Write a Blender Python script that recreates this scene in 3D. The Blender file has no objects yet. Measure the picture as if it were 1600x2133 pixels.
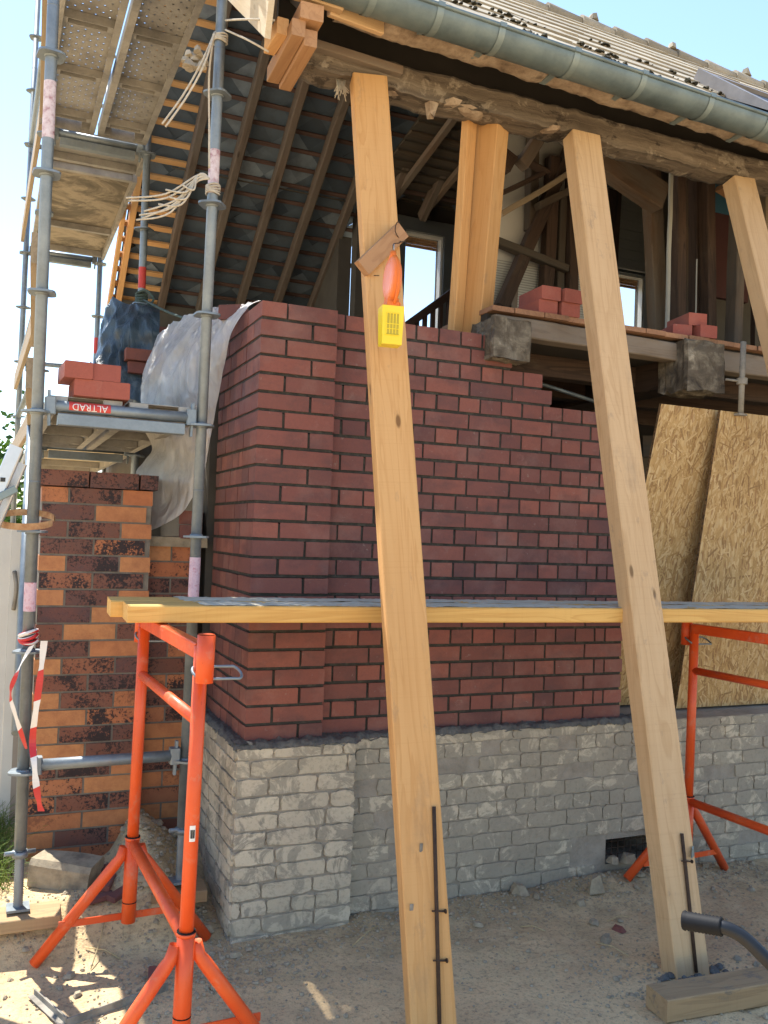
import bpy, math, random
from mathutils import Vector as V, noise
random.seed(7)
R = random.random
U = random.uniform
SC = bpy.context.scene
COL = SC.collection
rad = math.radians
# ------------------------------------------------------------------ camera frame
CAM = V((-1.0686, -3.9265, 1.7877))
CR = V((0.91630604, -0.39883863, 0.03620756))
CU = V((-0.0436704, -0.00963825, 0.9989995))
CF = V((0.39809061, 0.91697047, 0.02624903))
FP = 1871.8
def P(x, y, **k):
    """point of the real plane X=, Y=, Z= (or depth D=) seen at photo position x, y"""
    d = CF + CR*((x-800)/FP) - CU*((y-1066.5)/FP)
    for a, i in (('X', 0), ('Y', 1), ('Z', 2)):
        if a in k: t = (k[a]-CAM[i])/d[i]
    if 'D' in k: t = k['D']
    return CAM + d*t
# ------------------------------------------------------------------ mesh builder
def ax(d, side=None):
    d = V(d).normalized()
    s = V(side) if side is not None else (V((1, 0, 0)) if abs(d.x) < .8 else V((0, 1, 0)))
    s = (s - d*s.dot(d)).normalized()
    return s, d.cross(s).normalized()*-1, d
class MB:
    def __init__(s): s.v = []; s.f = []; s.m = []; s.l = []; s.r = []; s.sm = []
    def vert(s, p, l=None):
        s.v.append(tuple(p)); s.l.append(tuple(l) if l is not None else tuple(p)); return len(s.v)-1
    def face(s, idx, m=0, r=.5, sm=False):
        s.f.append(tuple(idx)); s.m.append(m); s.r.append(r); s.sm.append(sm)
    def quad(s, a, b, c, d, m=0, r=.5, sm=False):
        s.face([s.vert(p) for p in (a, b, c, d)], m, r, sm)
    def box(s, lo, hi, m=0, r=None, j=0.0):
        r = R() if r is None else r
        o = V((U(-9, 9), U(-9, 9), U(-9, 9)))
        ix = []
        for z in (lo[2], hi[2]):
            for y in (lo[1], hi[1]):
                for x in (lo[0], hi[0]):
                    p = V((x+U(-j, j), y+U(-j, j), z+U(-j, j))); ix.append(s.vert(p, p+o))
        a = ix
        for q in ((a[0], a[2], a[3], a[1]), (a[4], a[5], a[7], a[6]), (a[0], a[1], a[5], a[4]),
                  (a[2], a[6], a[7], a[3]), (a[0], a[4], a[6], a[2]), (a[1], a[3], a[7], a[5])):
            s.face(q, m, r)
    def beam(s, p0, p1, w, d, side=None, ch=.003, m=0, n=1, wob=0.0, e0=0, e1=0):
        """timber from p0 to p1, w across side, d across the other; loc z runs with the grain"""
        p0 = V(p0); p1 = V(p1); a, b, c = ax(p1-p0, side); L = (p1-p0).length
        hw, hd = w/2, d/2
        cs = [(-hw+ch, -hd), (hw-ch, -hd), (hw, -hd+ch), (hw, hd-ch), (hw-ch, hd), (-hw+ch, hd), (-hw, hd-ch), (-hw, -hd+ch)]
        o = V((U(-9, 9), U(-9, 9), U(-9, 9))); rr = R(); rings = []
        for i in range(n+1):
            t = i/n; q = p0 + (p1-p0)*t; ring = []
            for (x, y) in cs:
                w_ = V((0, 0, 0))
                if wob: w_ = noise.noise_vector(V((x*6, y*6, t*L*4))+o)*wob
                sh = (e0*x if i == 0 else 0) + (e1*x if i == n else 0)
                ring.append(s.vert(q+a*x+b*y+c*sh+w_, o+V((x, y, t*L))))
            rings.append(ring)
        for i in range(n):
            for k in range(8):
                k2 = (k+1) % 8
                s.face((rings[i][k], rings[i+1][k], rings[i+1][k2], rings[i][k2]), m, rr)
        s.face(rings[0], m, rr); s.face(rings[-1][::-1], m, rr)
    def tube(s, pts, r, n=10, m=0, cap=True, close=False, rr=None, sq=1.0):
        pts = [V(p) for p in pts]; N = len(pts); rr = R() if rr is None else rr
        rs = r if isinstance(r, (list, tuple)) else [r]*N
        rings = []; al = U(0, 9); side = None
        for i, p in enumerate(pts):
            if close: d = pts[(i+1) % N]-pts[i-1]
            else: d = pts[min(i+1, N-1)]-pts[max(i-1, 0)]
            if d.length < 1e-9: d = V((0, 0, 1))
            a, b, c = ax(d, side); side = a
            if i: al += (p-pts[i-1]).length
            ring = []
            for k in range(n):
                t = 2*math.pi*k/n
                o = a*math.cos(t)*rs[i] + b*math.sin(t)*rs[i]*sq
                ring.append(s.vert(p+o, (math.cos(t)*.1, math.sin(t)*.1, al)))
            rings.append(ring)
        for i in range(N if close else N-1):
            A = rings[i]; B = rings[(i+1) % N]
            for k in range(n):
                k2 = (k+1) % n
                s.face((A[k], B[k], B[k2], A[k2]), m, rr, True)
        if cap and not close:
            s.face(rings[0], m, rr); s.face(rings[-1][::-1], m, rr)
    def disc(s, c, r, h, n=16, m=0, mod=0.0, rr=.5, axis=(0, 0, 1)):
        a, b, d = ax(axis); c = V(c); A = []; B = []
        for k in range(n):
            t = 2*math.pi*k/n; q = r*(1+mod*math.cos(4*t))
            o = a*math.cos(t)*q+b*math.sin(t)*q
            A.append(s.vert(c+o-d*h/2)); B.append(s.vert(c+o+d*h/2))
        for k in range(n):
            k2 = (k+1) % n; s.face((A[k], B[k], B[k2], A[k2]), m, rr)
        s.face(A, m, rr); s.face(B[::-1], m, rr)
    def grid(s, fn, nu, nv, m=0, sm=True, rr=.5, loc=None):
        ix = [[None]*(nv+1) for _ in range(nu+1)]
        for i in range(nu+1):
            for j in range(nv+1):
                p = fn(i/nu, j/nv); ix[i][j] = s.vert(p, loc(i/nu, j/nv) if loc else None)
        for i in range(nu):
            for j in range(nv):
                s.face((ix[i][j], ix[i+1][j], ix[i+1][j+1], ix[i][j+1]), m, rr, sm)
    def rock(s, c, size, m=0, flat=.7, rr=None, seg=1):
        """angular lump: jittered cuboid with its corners cut"""
        rr = R() if rr is None else rr; c = V(c); th = U(0, 6.28); ca, sa = math.cos(th), math.sin(th)
        sx, sy, sz = size if isinstance(size, tuple) else (size*U(.7, 1.2), size*U(.6, 1), size*flat)
        pts = []
        for (x, y, z) in ((1, .3, 0), (.3, 1, .1), (-.5, .9, 0), (-1, 0, .1), (-.5, -.9, 0), (.5, -.8, 0),
                          (.6, .2, .8), (0, .65, .9), (-.6, .1, .8), (0, -.6, .85)):
            x *= U(.75, 1.2); y *= U(.75, 1.2); z *= U(.8, 1.2)
            x *= sx; y *= sy; z *= sz
            pts.append(s.vert(c+V((x*ca-y*sa, x*sa+y*ca, z))))
        b = pts[:6]; t = pts[6:]
        for q in ((b[0], b[1], t[0]), (b[1], t[1], t[0]), (b[1], b[2], t[1]), (b[2], t[2], t[1]), (b[2], b[3], t[2]),
                  (b[3], b[4], t[2]), (b[4], t[3], t[2]), (b[4], b[5], t[3]), (b[5], t[0], t[3]), (b[5], b[0], t[0]),
                  (t[0], t[1], t[2], t[3]), tuple(b[::-1])):
            s.face(q, m, rr)
    def build(s, name, mats, parent=None, label=None):
        me = bpy.data.meshes.new(name)
        o = V((0, 0, 0))
        if parent is not None:
            q = parent
            while q is not None: o = o + q.location; q = q.parent
        me.from_pydata([(x-o.x, y-o.y, z-o.z) for x, y, z in s.v], [], s.f)
        for mm in (mats if isinstance(mats, (list, tuple)) else [mats]): me.materials.append(mm)
        me.polygons.foreach_set('material_index', s.m)
        me.polygons.foreach_set('use_smooth', s.sm)
        at = me.attributes.new('loc', 'FLOAT_VECTOR', 'POINT')
        at.data.foreach_set('vector', [c for l in s.l for c in l])
        ar = me.attributes.new('rnd', 'FLOAT', 'FACE'); ar.data.foreach_set('value', s.r)
        me.validate(); me.update()
        ob = bpy.data.objects.new(name, me); COL.objects.link(ob)
        if parent is not None: ob.parent = parent
        if label: ob['label'] = label
        return ob
def tag(o, label, cat, group=None, kind=None):
    if label: o['label'] = label
    if cat: o['category'] = cat
    if group: o['group'] = group
    if kind: o['kind'] = kind
    return o
def thing(name, label, cat, loc=(0, 0, 0), group=None):
    o = bpy.data.objects.new(name, None); COL.objects.link(o); o.location = loc
    o.empty_display_size = .1
    return tag(o, label, cat, group)
def setorigin(o, p):
    """move a lone mesh's origin to p without moving its shape"""
    p = V(p)
    for v in o.data.vertices: v.co -= p
    o.location = p
    return o
def nz(x, y, z=0.0, s=1.0): return noise.noise(V((x*s, y*s, z*s)))
def ss(t): t = max(0., min(1., t)); return t*t*(3-2*t)
def spline(ctrl, n):
    """Catmull-Rom through ctrl, n points per span"""
    c = [V(p) for p in ctrl]; out = []
    for i in range(len(c)-1):
        a, b, d, e = c[max(i-1, 0)], c[i], c[i+1], c[min(i+2, len(c)-1)]
        for k in range(n):
            t = k/n
            out.append(b*(2*t**3-3*t*t+1) + (d-a)*.5*(t**3-2*t*t+t) + d*(-2*t**3+3*t*t) + (e-b)*.5*(t**3-t*t))
    out.append(c[-1]); return out
# ------------------------------------------------------------------ materials
def lin(h):
    h = h.lstrip('#'); o = []
    for i in (0, 2, 4):
        c = int(h[i:i+2], 16)/255; o.append(c/12.92 if c <= .04045 else ((c+.055)/1.055)**2.4)
    return (o[0], o[1], o[2], 1)
class MT:
    def __init__(s, name, rough=.7, metal=0.0, spec=None):
        s.mat = bpy.data.materials.new(name); s.mat.use_nodes = True; s.nt = s.mat.node_tree; s.N = s.nt.nodes
        s.b = s.N['Principled BSDF']; s.out = s.N['Material Output']
        s.b.inputs['Roughness'].default_value = rough; s.b.inputs['Metallic'].default_value = metal
        if spec is not None: s.b.inputs['Specular IOR Level'].default_value = spec
    def lk(s, a, b): s.nt.links.new(a, b)
    def put(s, sock, v):
        if hasattr(v, 'is_linked') or hasattr(v, 'links'): s.lk(v, sock)
        else: sock.default_value = v
    def attr(s, n, out='Vector'):
        a = s.N.new('ShaderNodeAttribute'); a.attribute_name = n; return a.outputs[out]
    def loc(s): return s.attr('loc')
    def rnd(s): return s.attr('rnd', 'Fac')
    def pos(s): return s.N.new('ShaderNodeNewGeometry').outputs['Position']
    def map(s, v, sc=(1, 1, 1), rot=(0, 0, 0), l=(0, 0, 0)):
        n = s.N.new('ShaderNodeMapping'); s.lk(v, n.inputs['Vector'])
        n.inputs['Scale'].default_value = sc; n.inputs['Rotation'].default_value = rot; n.inputs['Location'].default_value = l
        return n.outputs[0]
    def noise(s, v, sc, det=4, rough=.55, dist=0.0, out='Fac'):
        n = s.N.new('ShaderNodeTexNoise'); s.lk(v, n.inputs['Vector'])
        n.inputs['Scale'].default_value = sc; n.inputs['Detail'].default_value = det
        n.inputs['Roughness'].default_value = rough; n.inputs['Distortion'].default_value = dist
        return n.outputs[out]
    def vor(s, v, sc, feat='F1', out='Distance', rand=1.0):
        n = s.N.new('ShaderNodeTexVoronoi'); s.lk(v, n.inputs['Vector']); n.feature = feat
        n.inputs['Scale'].default_value = sc; n.inputs['Randomness'].default_value = rand
        return n.outputs[out]
    def ramp(s, f, stops, interp='LINEAR'):
        n = s.N.new('ShaderNodeValToRGB'); s.put(n.inputs[0], f); cr = n.color_ramp; cr.interpolation = interp
        while len(cr.elements) < len(stops): cr.elements.new(.5)
        for e, (p, c) in zip(cr.elements, stops):
            e.position = p; e.color = c if isinstance(c, tuple) and len(c) == 4 else ((c, c, c, 1) if not isinstance(c, str) else lin(c))
        return n.outputs[0]
    def mix(s, f, a, b, mode='MIX'):
        n = s.N.new('ShaderNodeMix'); n.data_type = 'RGBA'; n.blend_type = mode
        s.put(n.inputs[0], f); s.put(n.inputs[6], a if not isinstance(a, str) else lin(a)); s.put(n.inputs[7], b if not isinstance(b, str) else lin(b))
        return n.outputs[2]
    def math(s, op, a, b=0.0):
        n = s.N.new('ShaderNodeMath'); n.operation = op; s.put(n.inputs[0], a); s.put(n.inputs[1], b); return n.outputs[0]
    def bump(s, h, st=.3, d=.01):
        n = s.N.new('ShaderNodeBump'); s.lk(h, n.inputs['Height']); n.inputs['Strength'].default_value = st
        n.inputs['Distance'].default_value = d; s.lk(n.outputs[0], s.b.inputs['Normal'])
    def col(s, c): s.put(s.b.inputs['Base Color'], c if not isinstance(c, str) else lin(c)); return s
    def rough(s, c): s.put(s.b.inputs['Roughness'], c); return s
M = {}
def wood(name, light, dark, grain=.5, knots=True, rough=.75, grey=None, fine=1.0, stain=.0):
    m = MT(name, rough); L = m.loc()
    g = m.noise(m.map(L, (38*fine, 38*fine, 1.3)), 1.0, 5, .6, .6)
    r = m.noise(m.map(L, (9*fine, 9*fine, .7)), 1.0, 3, .5, 1.2)
    w = m.math('FRACT', m.math('MULTIPLY', r, 7.0))
    ring = m.ramp(w, [(0, 1.0), (.55, .75), (.9, .1), (1, .9)])
    f = m.math('ADD', m.math('MULTIPLY', g, .7), m.math('MULTIPLY', ring, .42))
    c = m.ramp(f, [(.25, dark), (.75, light)])
    c = m.mix(grain, light, c)
    pn = m.noise(m.map(L, (3, 3, .6)), 1.0, 3)
    c = m.mix(m.ramp(pn, [(.35, .28), (.65, 0.0)]), c, dark)
    tn = m.math('SUBTRACT', m.rnd(), .5)
    hs = m.N.new('ShaderNodeHueSaturation'); m.lk(c, hs.inputs['Color'])
    m.lk(m.math('ADD', m.math('MULTIPLY', tn, .25), 1.0), hs.inputs['Value']); c = hs.outputs[0]
    ck = m.noise(m.map(L, (60, 60, .9)), 1.0, 2, .4); c = m.mix(m.ramp(ck, [(.70, 0.0), (.735, .45)]), c, dark)
    sw = m.noise(m.map(L, (2, 2, 130)), 1.0, 2); c = m.mix(m.ramp(sw, [(.55, 0.0), (.8, .18)]), c, dark)
    di = m.noise(m.map(L, (7, 7, 3), (0, 0, 0), (4, 4, 4)), 1.0, 6, .7); c = m.mix(m.ramp(di, [(.58, 0.0), (.75, .3)]), c, '#6e6152')
    if knots:
        k = m.vor(m.map(L, (6.5, 6.5, 2.3)), 1.0)
        c = m.mix(m.ramp(k, [(.05, 1.0), (.085, .0)]), c, m.mix(.5, dark, '#2a1608'))
    if grey:
        gn = m.noise(m.map(L, (5, 5, 1.6)), 1.0, 5, .65)
        c = m.mix(m.ramp(gn, [(.38, 0.0), (.62, 1.0)]), c, grey)
    if stain:
        sn = m.noise(m.map(L, (14, 14, 7)), 1.0, 6, .7)
        c = m.mix(m.ramp(sn, [(.60, 0.0), (.70, stain)]), c, '#6a6258')
    m.col(c); m.bump(m.math('ADD', g, m.math('MULTIPLY', ring, .3)), .25, .004)
    M[name] = m.mat
wood('pine_new', '#c89a62', '#ac793f', .55, stain=.25)
wood('pine_pale', '#c0a078', '#a07c50', .5, stain=.35)
wood('pine_plank', '#dcae62', '#b98238', .6)
wood('pine_batten', '#d6a872', '#ba844c', .5, knots=False)
wood('wood_slat', '#a8805a', '#8a6240', .6, knots=False)
wood('wood_old', '#7c6450', '#46362a', .8, rough=.9, grey='#756a5e')
wood('wood_weathered', '#7a6a58', '#4a3e32', .8, rough=.95, grey='#7c7266', stain=.5)
wood('wood_rafter', '#73655a', '#40352c', .8, rough=.95, grey='#6a625a')
wood('wood_batten_old', '#66504a', '#403230', .7, rough=.95)
wood('floor_edge', '#9a7254', '#6c4a34', .6, knots=False, rough=.85, stain=.5)
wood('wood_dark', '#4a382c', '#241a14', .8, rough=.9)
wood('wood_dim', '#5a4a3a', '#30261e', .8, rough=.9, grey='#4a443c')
wood('wood_pale', '#cbb898', '#a8926e', .6, rough=.85, grey='#b8aa92')
wood('wood_ground', '#a58a66', '#7a6448', .6, rough=.9, stain=.9)
wood('board_grey', '#a09078', '#7c6c56', .6, knots=False, rough=.9)
wood('stair_brown', '#3c241a', '#22130d', .6, knots=False, rough=.5)
def brick_mat(name, cols, dark, rough=.85, patch=.6):
    m = MT(name, rough); L = m.loc()
    c = m.ramp(m.rnd(), [(i/(len(cols)-1), q) for i, q in enumerate(cols)])
    pn = m.noise(m.map(L, (5, 5, 9)), 1.0, 4, .6)
    c = m.mix(m.ramp(pn, [(.48, 0.0), (.7, patch)]), c, dark)
    fn = m.noise(L, 90, 4, .7)
    c = m.mix(m.ramp(fn, [(.3, .25), (.6, 0.0)]), c, dark)
    W = m.pos(); bl = m.noise(W, 3.2, 6, .68); c = m.mix(m.ramp(bl, [(.5, 0.0), (.72, .24)]), c, '#a08478')
    sm = m.noise(W, 24, 5, .75); c = m.mix(m.ramp(sm, [(.64, 0.0), (.69, .4)]), c, '#8a7c72')
    en = m.noise(L, 9, 5, .7)
    c = m.mix(m.ramp(en, [(.62, 0.0), (.78, .22)]), c, '#a58a7c')
    m.col(c); m.bump(m.math('ADD', m.noise(L, 60, 5, .7), m.math('MULTIPLY', fn, .5)), .35, .004)
    M[name] = m.mat
brick_mat('brick_red', ['#70443c', '#804c42', '#633d39', '#8b5345', '#764840', '#6a423c', '#885044'], '#523a3a')
brick_mat('brick_bright', ['#965042', '#9c5546', '#8d4a40'], '#744038', patch=.4)
def klinker():
    m = MT('brick_klinker', .7); L = m.loc(); r = m.rnd()
    base = m.ramp(r, [(0, '#bc7448'), (.2, '#c48a58'), (.42, '#b46e46'), (.56, '#ba784e'), (.64, '#805240'), (.82, '#6a483e'), (1, '#594040')])
    sp = m.noise(L, 75, 4, .75)
    big = m.noise(L, 6, 3, .6)
    k = m.math('ADD', m.math('MULTIPLY', sp, .55), m.math('MULTIPLY', big, .5))
    thr = m.ramp(r, [(0, 0.0), (.3, .05), (.45, 1.0), (1, 1.0)])
    base = m.mix(m.ramp(m.noise(L, 12, 5, .7), [(.4, 0.0), (.7, .55)]), base, '#8a4c34')
    f = m.math('MULTIPLY', m.ramp(k, [(.53, 0.0), (.58, 1.0)]), thr)
    c = m.mix(f, base, '#2c2022')
    hi = m.ramp(m.noise(L, 70, 3, .7), [(.62, 0.0), (.68, .5)])
    c = m.mix(m.math('MULTIPLY', hi, thr), c, '#8a5040')
    m.col(c); m.bump(m.noise(L, 70, 5, .7), .4, .004); M['brick_klinker'] = m.mat
klinker()
def simple(name, cols, sc=8, rough=.85, metal=0, bump=.3, bsc=60, use='pos', det=6, spec=None):
    m = MT(name, rough, metal, spec); L = m.pos() if use == 'pos' else m.loc()
    n = m.noise(L, sc, det, .65)
    k = len(cols); m.col(m.ramp(n, [(.28+.44*i/(k-1), c) for i, c in enumerate(cols)]))
    if bump: m.bump(m.noise(L, bsc, 5, .7), bump, .006)
    M[name] = m.mat; return m
simple('mortar_dark', ['#2a2824', '#38352f', '#4a463f'], 25, .95, bump=.8, bsc=120)
simple('dust', ['#b4aa94', '#c8bda6', '#d6ccb6'], 14, .95, bump=.12, spec=.05)
simple('mortar_grey', ['#68635a', '#7c756a', '#8c8478'], 14, .95, bump=.8)
simple('mortar_fresh', ['#4e4f50', '#63635f', '#75736e'], 30, .95, bump=1.0, bsc=90)
simple('plaster', ['#4c4034', '#877460', '#a3917c', '#5e5144'], 9, .95, bump=1.0, bsc=26)
simple('concrete', ['#5c5850', '#8b857a', '#a29b8e'], 9, .9, bump=.7, bsc=40)
simple('zinc', ['#4c595d', '#647377', '#778484'], 4, .5, .35, bump=.12, bsc=30)
simple('zinc_strap', ['#6a787b', '#83908f'], 9, .5, .35, bump=.1)
simple('aluminium', ['#b2b4b6', '#cacccd'], 6, .38, .6, bump=0)
simple('orange_paint', ['#cf4a1c', '#d8521e', '#dc5e28'], 7, .45, 0, bump=.05)
simple('moss', ['#1d1a12', '#35301c', '#453f24'], 30, .95, bump=1, bsc=80)
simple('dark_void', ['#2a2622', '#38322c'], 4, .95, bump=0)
simple('dark_wall', ['#46423c', '#5a554d'], 3, .95, bump=.2)
simple('white_panel', ['#b4b2aa', '#c6c4bc'], 3, .9, bump=.1)
simple('siding', ['#8b8a82', '#9b9a92'], 3, .8, bump=.1)
simple('redwall', ['#3c211f', '#482724'], 3, .9, bump=.1)
simple('blue_film', ['#2d5468', '#3a6478'], 3, .5, bump=.1)
simple('white_paint', ['#c9c7bf', '#dedcd4'], 3, .5, bump=.05)
simple('post_beige', ['#958a7e', '#a59a8d'], 5, .6, bump=.05)
simple('frame_grey', ['#45484a', '#525657'], 3, .6, bump=0)
simple('frame_white', ['#b8b8b4', '#cccac4'], 3, .5, bump=0)
simple('stone', ['#6e6456', '#948872', '#a89c86'], 12, .95, bump=.8, bsc=40)
simple('rubble', ['#857a68', '#9c8f78', '#b0a288'], 30, .95, bump=.6)
simple('rust', ['#8a5a38', '#b08a62', '#c0a482'], 14, .85, .2, bump=.4)
simple('rebar', ['#3a2a22', '#54402f'], 30, .8, .3, bump=.5, bsc=200)
simple('rubber', ['#0e1014', '#16181d'], 20, .65, bump=.1, spec=.2)
simple('tube_black', ['#12151a', '#1c2026'], 12, .45, 0, bump=.05, spec=.35)
simple('yellow_plastic', ['#e0c418', '#ecd428'], 6, .4, bump=.03)
simple('rope_white', ['#b4aa98', '#d4ccbc'], 60, .95, bump=.9, bsc=300)
simple('rope_green', ['#41504a', '#5a6a62'], 60, .95, bump=.9, bsc=300)
simple('straw', ['#a8946a', '#c8b488'], 20, .9, bump=0)
simple('red_paint', ['#b8342c', '#c8443a'], 20, .6, bump=.1)
simple('pink_band', ['#b890a0', '#d0b4bc', '#b0606c'], 38, .7, bump=.2)
simple('white_band', ['#8a5560', '#c4b4b8', '#d6ccd0'], 34, .7, bump=.2)
simple('label_white', ['#d0cec6', '#e0deda'], 30, .6, bump=0)
simple('ink', ['#202020', '#2c2c2c'], 5, .6, bump=0)
simple('rag', ['#8c8272', '#b4aa98'], 20, .95, bump=.6)
simple('leaf_stem', ['#4a3c28', '#5c4a32'], 8, .9, bump=.5)
simple('rose', ['#b8505c', '#d88890'], 8, .8, bump=0)
simple('white_wood', ['#cdbf9f', '#e0d4b8'], 4, .7, bump=.1)
def galv():
    m = MT('galvanised', .48, .55); L = m.pos()
    v = m.ramp(m.vor(L, 70, 'F1', 'Distance'), [(0, .5), (.7, .62)]); n = m.noise(L, 7, 6, .7)
    c = m.ramp(n, [(.3, '#56636b'), (.55, '#737f87'), (.75, '#8a9496')])
    c = m.mix(.12, c, v)
    d = m.noise(L, 22, 6, .75); c = m.mix(m.ramp(d, [(.62, 0.0), (.72, .55)]), c, '#9a968a')
    m.col(c); m.rough(m.ramp(n, [(.3, .42), (.7, .6)])); m.bump(m.noise(L, 90, 4), .08, .003); M['galvanised'] = m.mat
    m = MT('deck_steel', .6, .35); L = m.pos(); n = m.noise(L, 6, 6, .7)
    c = m.ramp(n, [(.3, '#7c7a76'), (.5, '#999690'), (.72, '#aeaaa2')]); m.col(c)
    m.bump(m.noise(L, 60, 4), .15, .003); M['deck_steel'] = m.mat
    # perforated walking sheet: small round punched holes let light and sky through
    m = MT('deck_perforated', .6, .35); L = m.pos(); n = m.noise(L, 6, 6, .7)
    m.col(m.ramp(n, [(.3, '#83807c'), (.5, '#9d9a94'), (.72, '#b2aea6')]))
    q = m.map(L, (1, 1, 0), (0, 0, rad(45)))
    v = m.vor(q, 21.0, 'F1', 'Distance', 0.0)
    hole = m.math('LESS_THAN', v, .13)
    t = m.N.new('ShaderNodeBsdfTransparent'); x = m.N.new('ShaderNodeMixShader')
    m.lk(hole, x.inputs[0]); m.lk(m.b.outputs[0], x.inputs[1]); m.lk(t.outputs[0], x.inputs[2]); m.lk(x.outputs[0], m.out.inputs['Surface'])
    M['deck_perforated'] = m.mat
    m = MT('plywood', .85); L = m.pos(); n = m.noise(L, 2.6, 7, .7, .8)
    m.col(m.ramp(n, [(.3, '#4c463e'), (.45, '#6c6456'), (.56, '#a09480'), (.7, '#857a68')])); m.bump(m.noise(L, 40, 4), .1, .003); M['plywood'] = m.mat
galv()
def plinth_mats():
    m = MT('plinth_brick', .95); L = m.pos()
    c = m.ramp(m.rnd(), [(0, '#b9ad96'), (.35, '#c3b69f'), (.7, '#bcb09a'), (1, '#ccc0a8')])
    w = m.noise(L, 9, 7, .7, .4)
    sx = m.N.new('ShaderNodeSeparateXYZ'); m.lk(L, sx.inputs[0]); k_ = m.math('MULTIPLY', m.ramp(sx.outputs[0], [(.45, 0.0), (.6, 1.0)]), .07)
    smear = m.ramp(m.math('ADD', m.math('ADD', m.noise(L, 8, 7, .7, .9), k_), m.math('MULTIPLY', m.noise(L, 1.1, 3), .12)), [(.55, 0.0), (.61, 1.0)])
    c = m.mix(m.math('MULTIPLY', smear, .9), c, m.ramp(m.noise(L, 3, 4), [(.3, '#8c8577'), (.7, '#a09886')]))
    low = m.noise(L, 2.2, 5, .6); c = m.mix(m.ramp(low, [(.45, 0.0), (.7, .35)]), c, '#94897a')
    f = m.noise(L, 50, 4, .7); c = m.mix(m.ramp(f, [(.3, .3), (.5, 0.0)]), c, '#575249')
    m.col(c); m.bump(m.math('ADD', m.math('MULTIPLY', w, 1.5), m.noise(L, 45, 5, .7)), .5, .006); M['plinth_brick'] = m.mat
    m = MT('plinth_mortar', .95); L = m.pos()
    w = m.noise(L, 7, 7, .7); c = m.ramp(w, [(.3, '#827a6c'), (.5, '#978e80'), (.7, '#a69d8e')])
    m.col(c); m.bump(m.noise(L, 30, 6, .7), .9, .01); M['plinth_mortar'] = m.mat
plinth_mats()
def ground_mat():
    m = MT('sandy_soil', .97); L = m.pos()
    n = m.noise(L, 1.6, 7, .62); c = m.ramp(n, [(.3, '#b29876'), (.45, '#ccae84'), (.58, '#dabc8e'), (.72, '#c6ae88')])
    # mortar dust trodden into the sand along the foot of the wall
    sx = m.N.new('ShaderNodeSeparateXYZ'); m.lk(L, sx.inputs[0])
    near = m.ramp(m.math('ADD', m.math('MULTIPLY', m.math('ADD', sx.outputs[1], 1.3), .6), m.math('MULTIPLY', m.noise(L, 2.6, 6, .65), .7)), [(.62, 0.0), (1.0, .8)])
    side = m.ramp(m.math('MULTIPLY', m.math('ADD', sx.outputs[0], 1.0), 1.0), [(.15, 0.0), (.5, 1.0)])
    c = m.mix(m.math('MULTIPLY', near, side), c, m.ramp(m.noise(L, 7, 5), [(.35, '#a0906f'), (.65, '#c8b28c')]))
    f = m.noise(L, 55, 6, .75); c = m.mix(m.ramp(f, [(.34, .55), (.5, 0.0)]), c, '#4c453c')
    g = m.noise(L, 130, 3, .7); c = m.mix(m.ramp(g, [(.64, 0.0), (.72, .5)]), c, '#b5a68e')
    m.col(c); m.bump(m.math('ADD', m.noise(L, 35, 7, .7), m.math('MULTIPLY', m.noise(L, 9, 5), 1.5)), .8, .012); M['sandy_soil'] = m.mat
ground_mat()
def osb_mat():
    m = MT('osb', .8); L = m.loc(); cs = []
    dn = m.noise(L, 5, 3, .6, out='Color')
    warp = m.mix(.05, L, dn, 'ADD')
    for i, (ang, sc) in enumerate(((8, (50, 1, 13)), (-34, (60, 1, 15)), (46, (58, 1, 16)), (-8, (66, 1, 13)))):
        q = m.map(warp, sc, (0, rad(ang), 0), (i*3.7, 0, i*5.1))
        cs.append((m.vor(q, 1.0, 'F1', 'Color'), m.noise(m.map(L, (26, 1, 12), (0, rad(ang), 0), (i*9, 0, 0)), 1.0, 3), m.vor(q, 1.0, 'F1', 'Distance')))
    def tone(cv):
        s = m.N.new('ShaderNodeSeparateColor'); m.lk(cv, s.inputs[0])
        return m.ramp(s.outputs[0], [(0, '#9c7c50'), (.2, '#ab8a58'), (.55, '#b39260'), (.85, '#ba9a68'), (1, '#c2a474')])
    c = tone(cs[0][0])
    for k in (1, 2, 3):
        s = m.N.new('ShaderNodeSeparateColor'); m.lk(cs[k][0], s.inputs[0])
        core = m.ramp(cs[k][2], [(.42, 1.0), (.5, 0.0)])
        dk = m.math('MULTIPLY', core, m.ramp(s.outputs[1], [(.74, 0.0), (.77, .75)])); c = m.mix(dk, c, '#84623a' if k != 2 else '#946f46')
        lt = m.math('MULTIPLY', core, m.ramp(s.outputs[2], [(.68, 0.0), (.72, .65)])); c = m.mix(lt, c, '#cbb184')
    m.col(c); m.bump(cs[0][2], .15, .003); M['osb'] = m.mat
    m = MT('osb_edge', .9); L = m.pos(); m.col(m.ramp(m.noise(L, 90, 4), [(.35, '#3a2c1c'), (.6, '#7a6040')])); M['osb_edge'] = m.mat
osb_mat()
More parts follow.
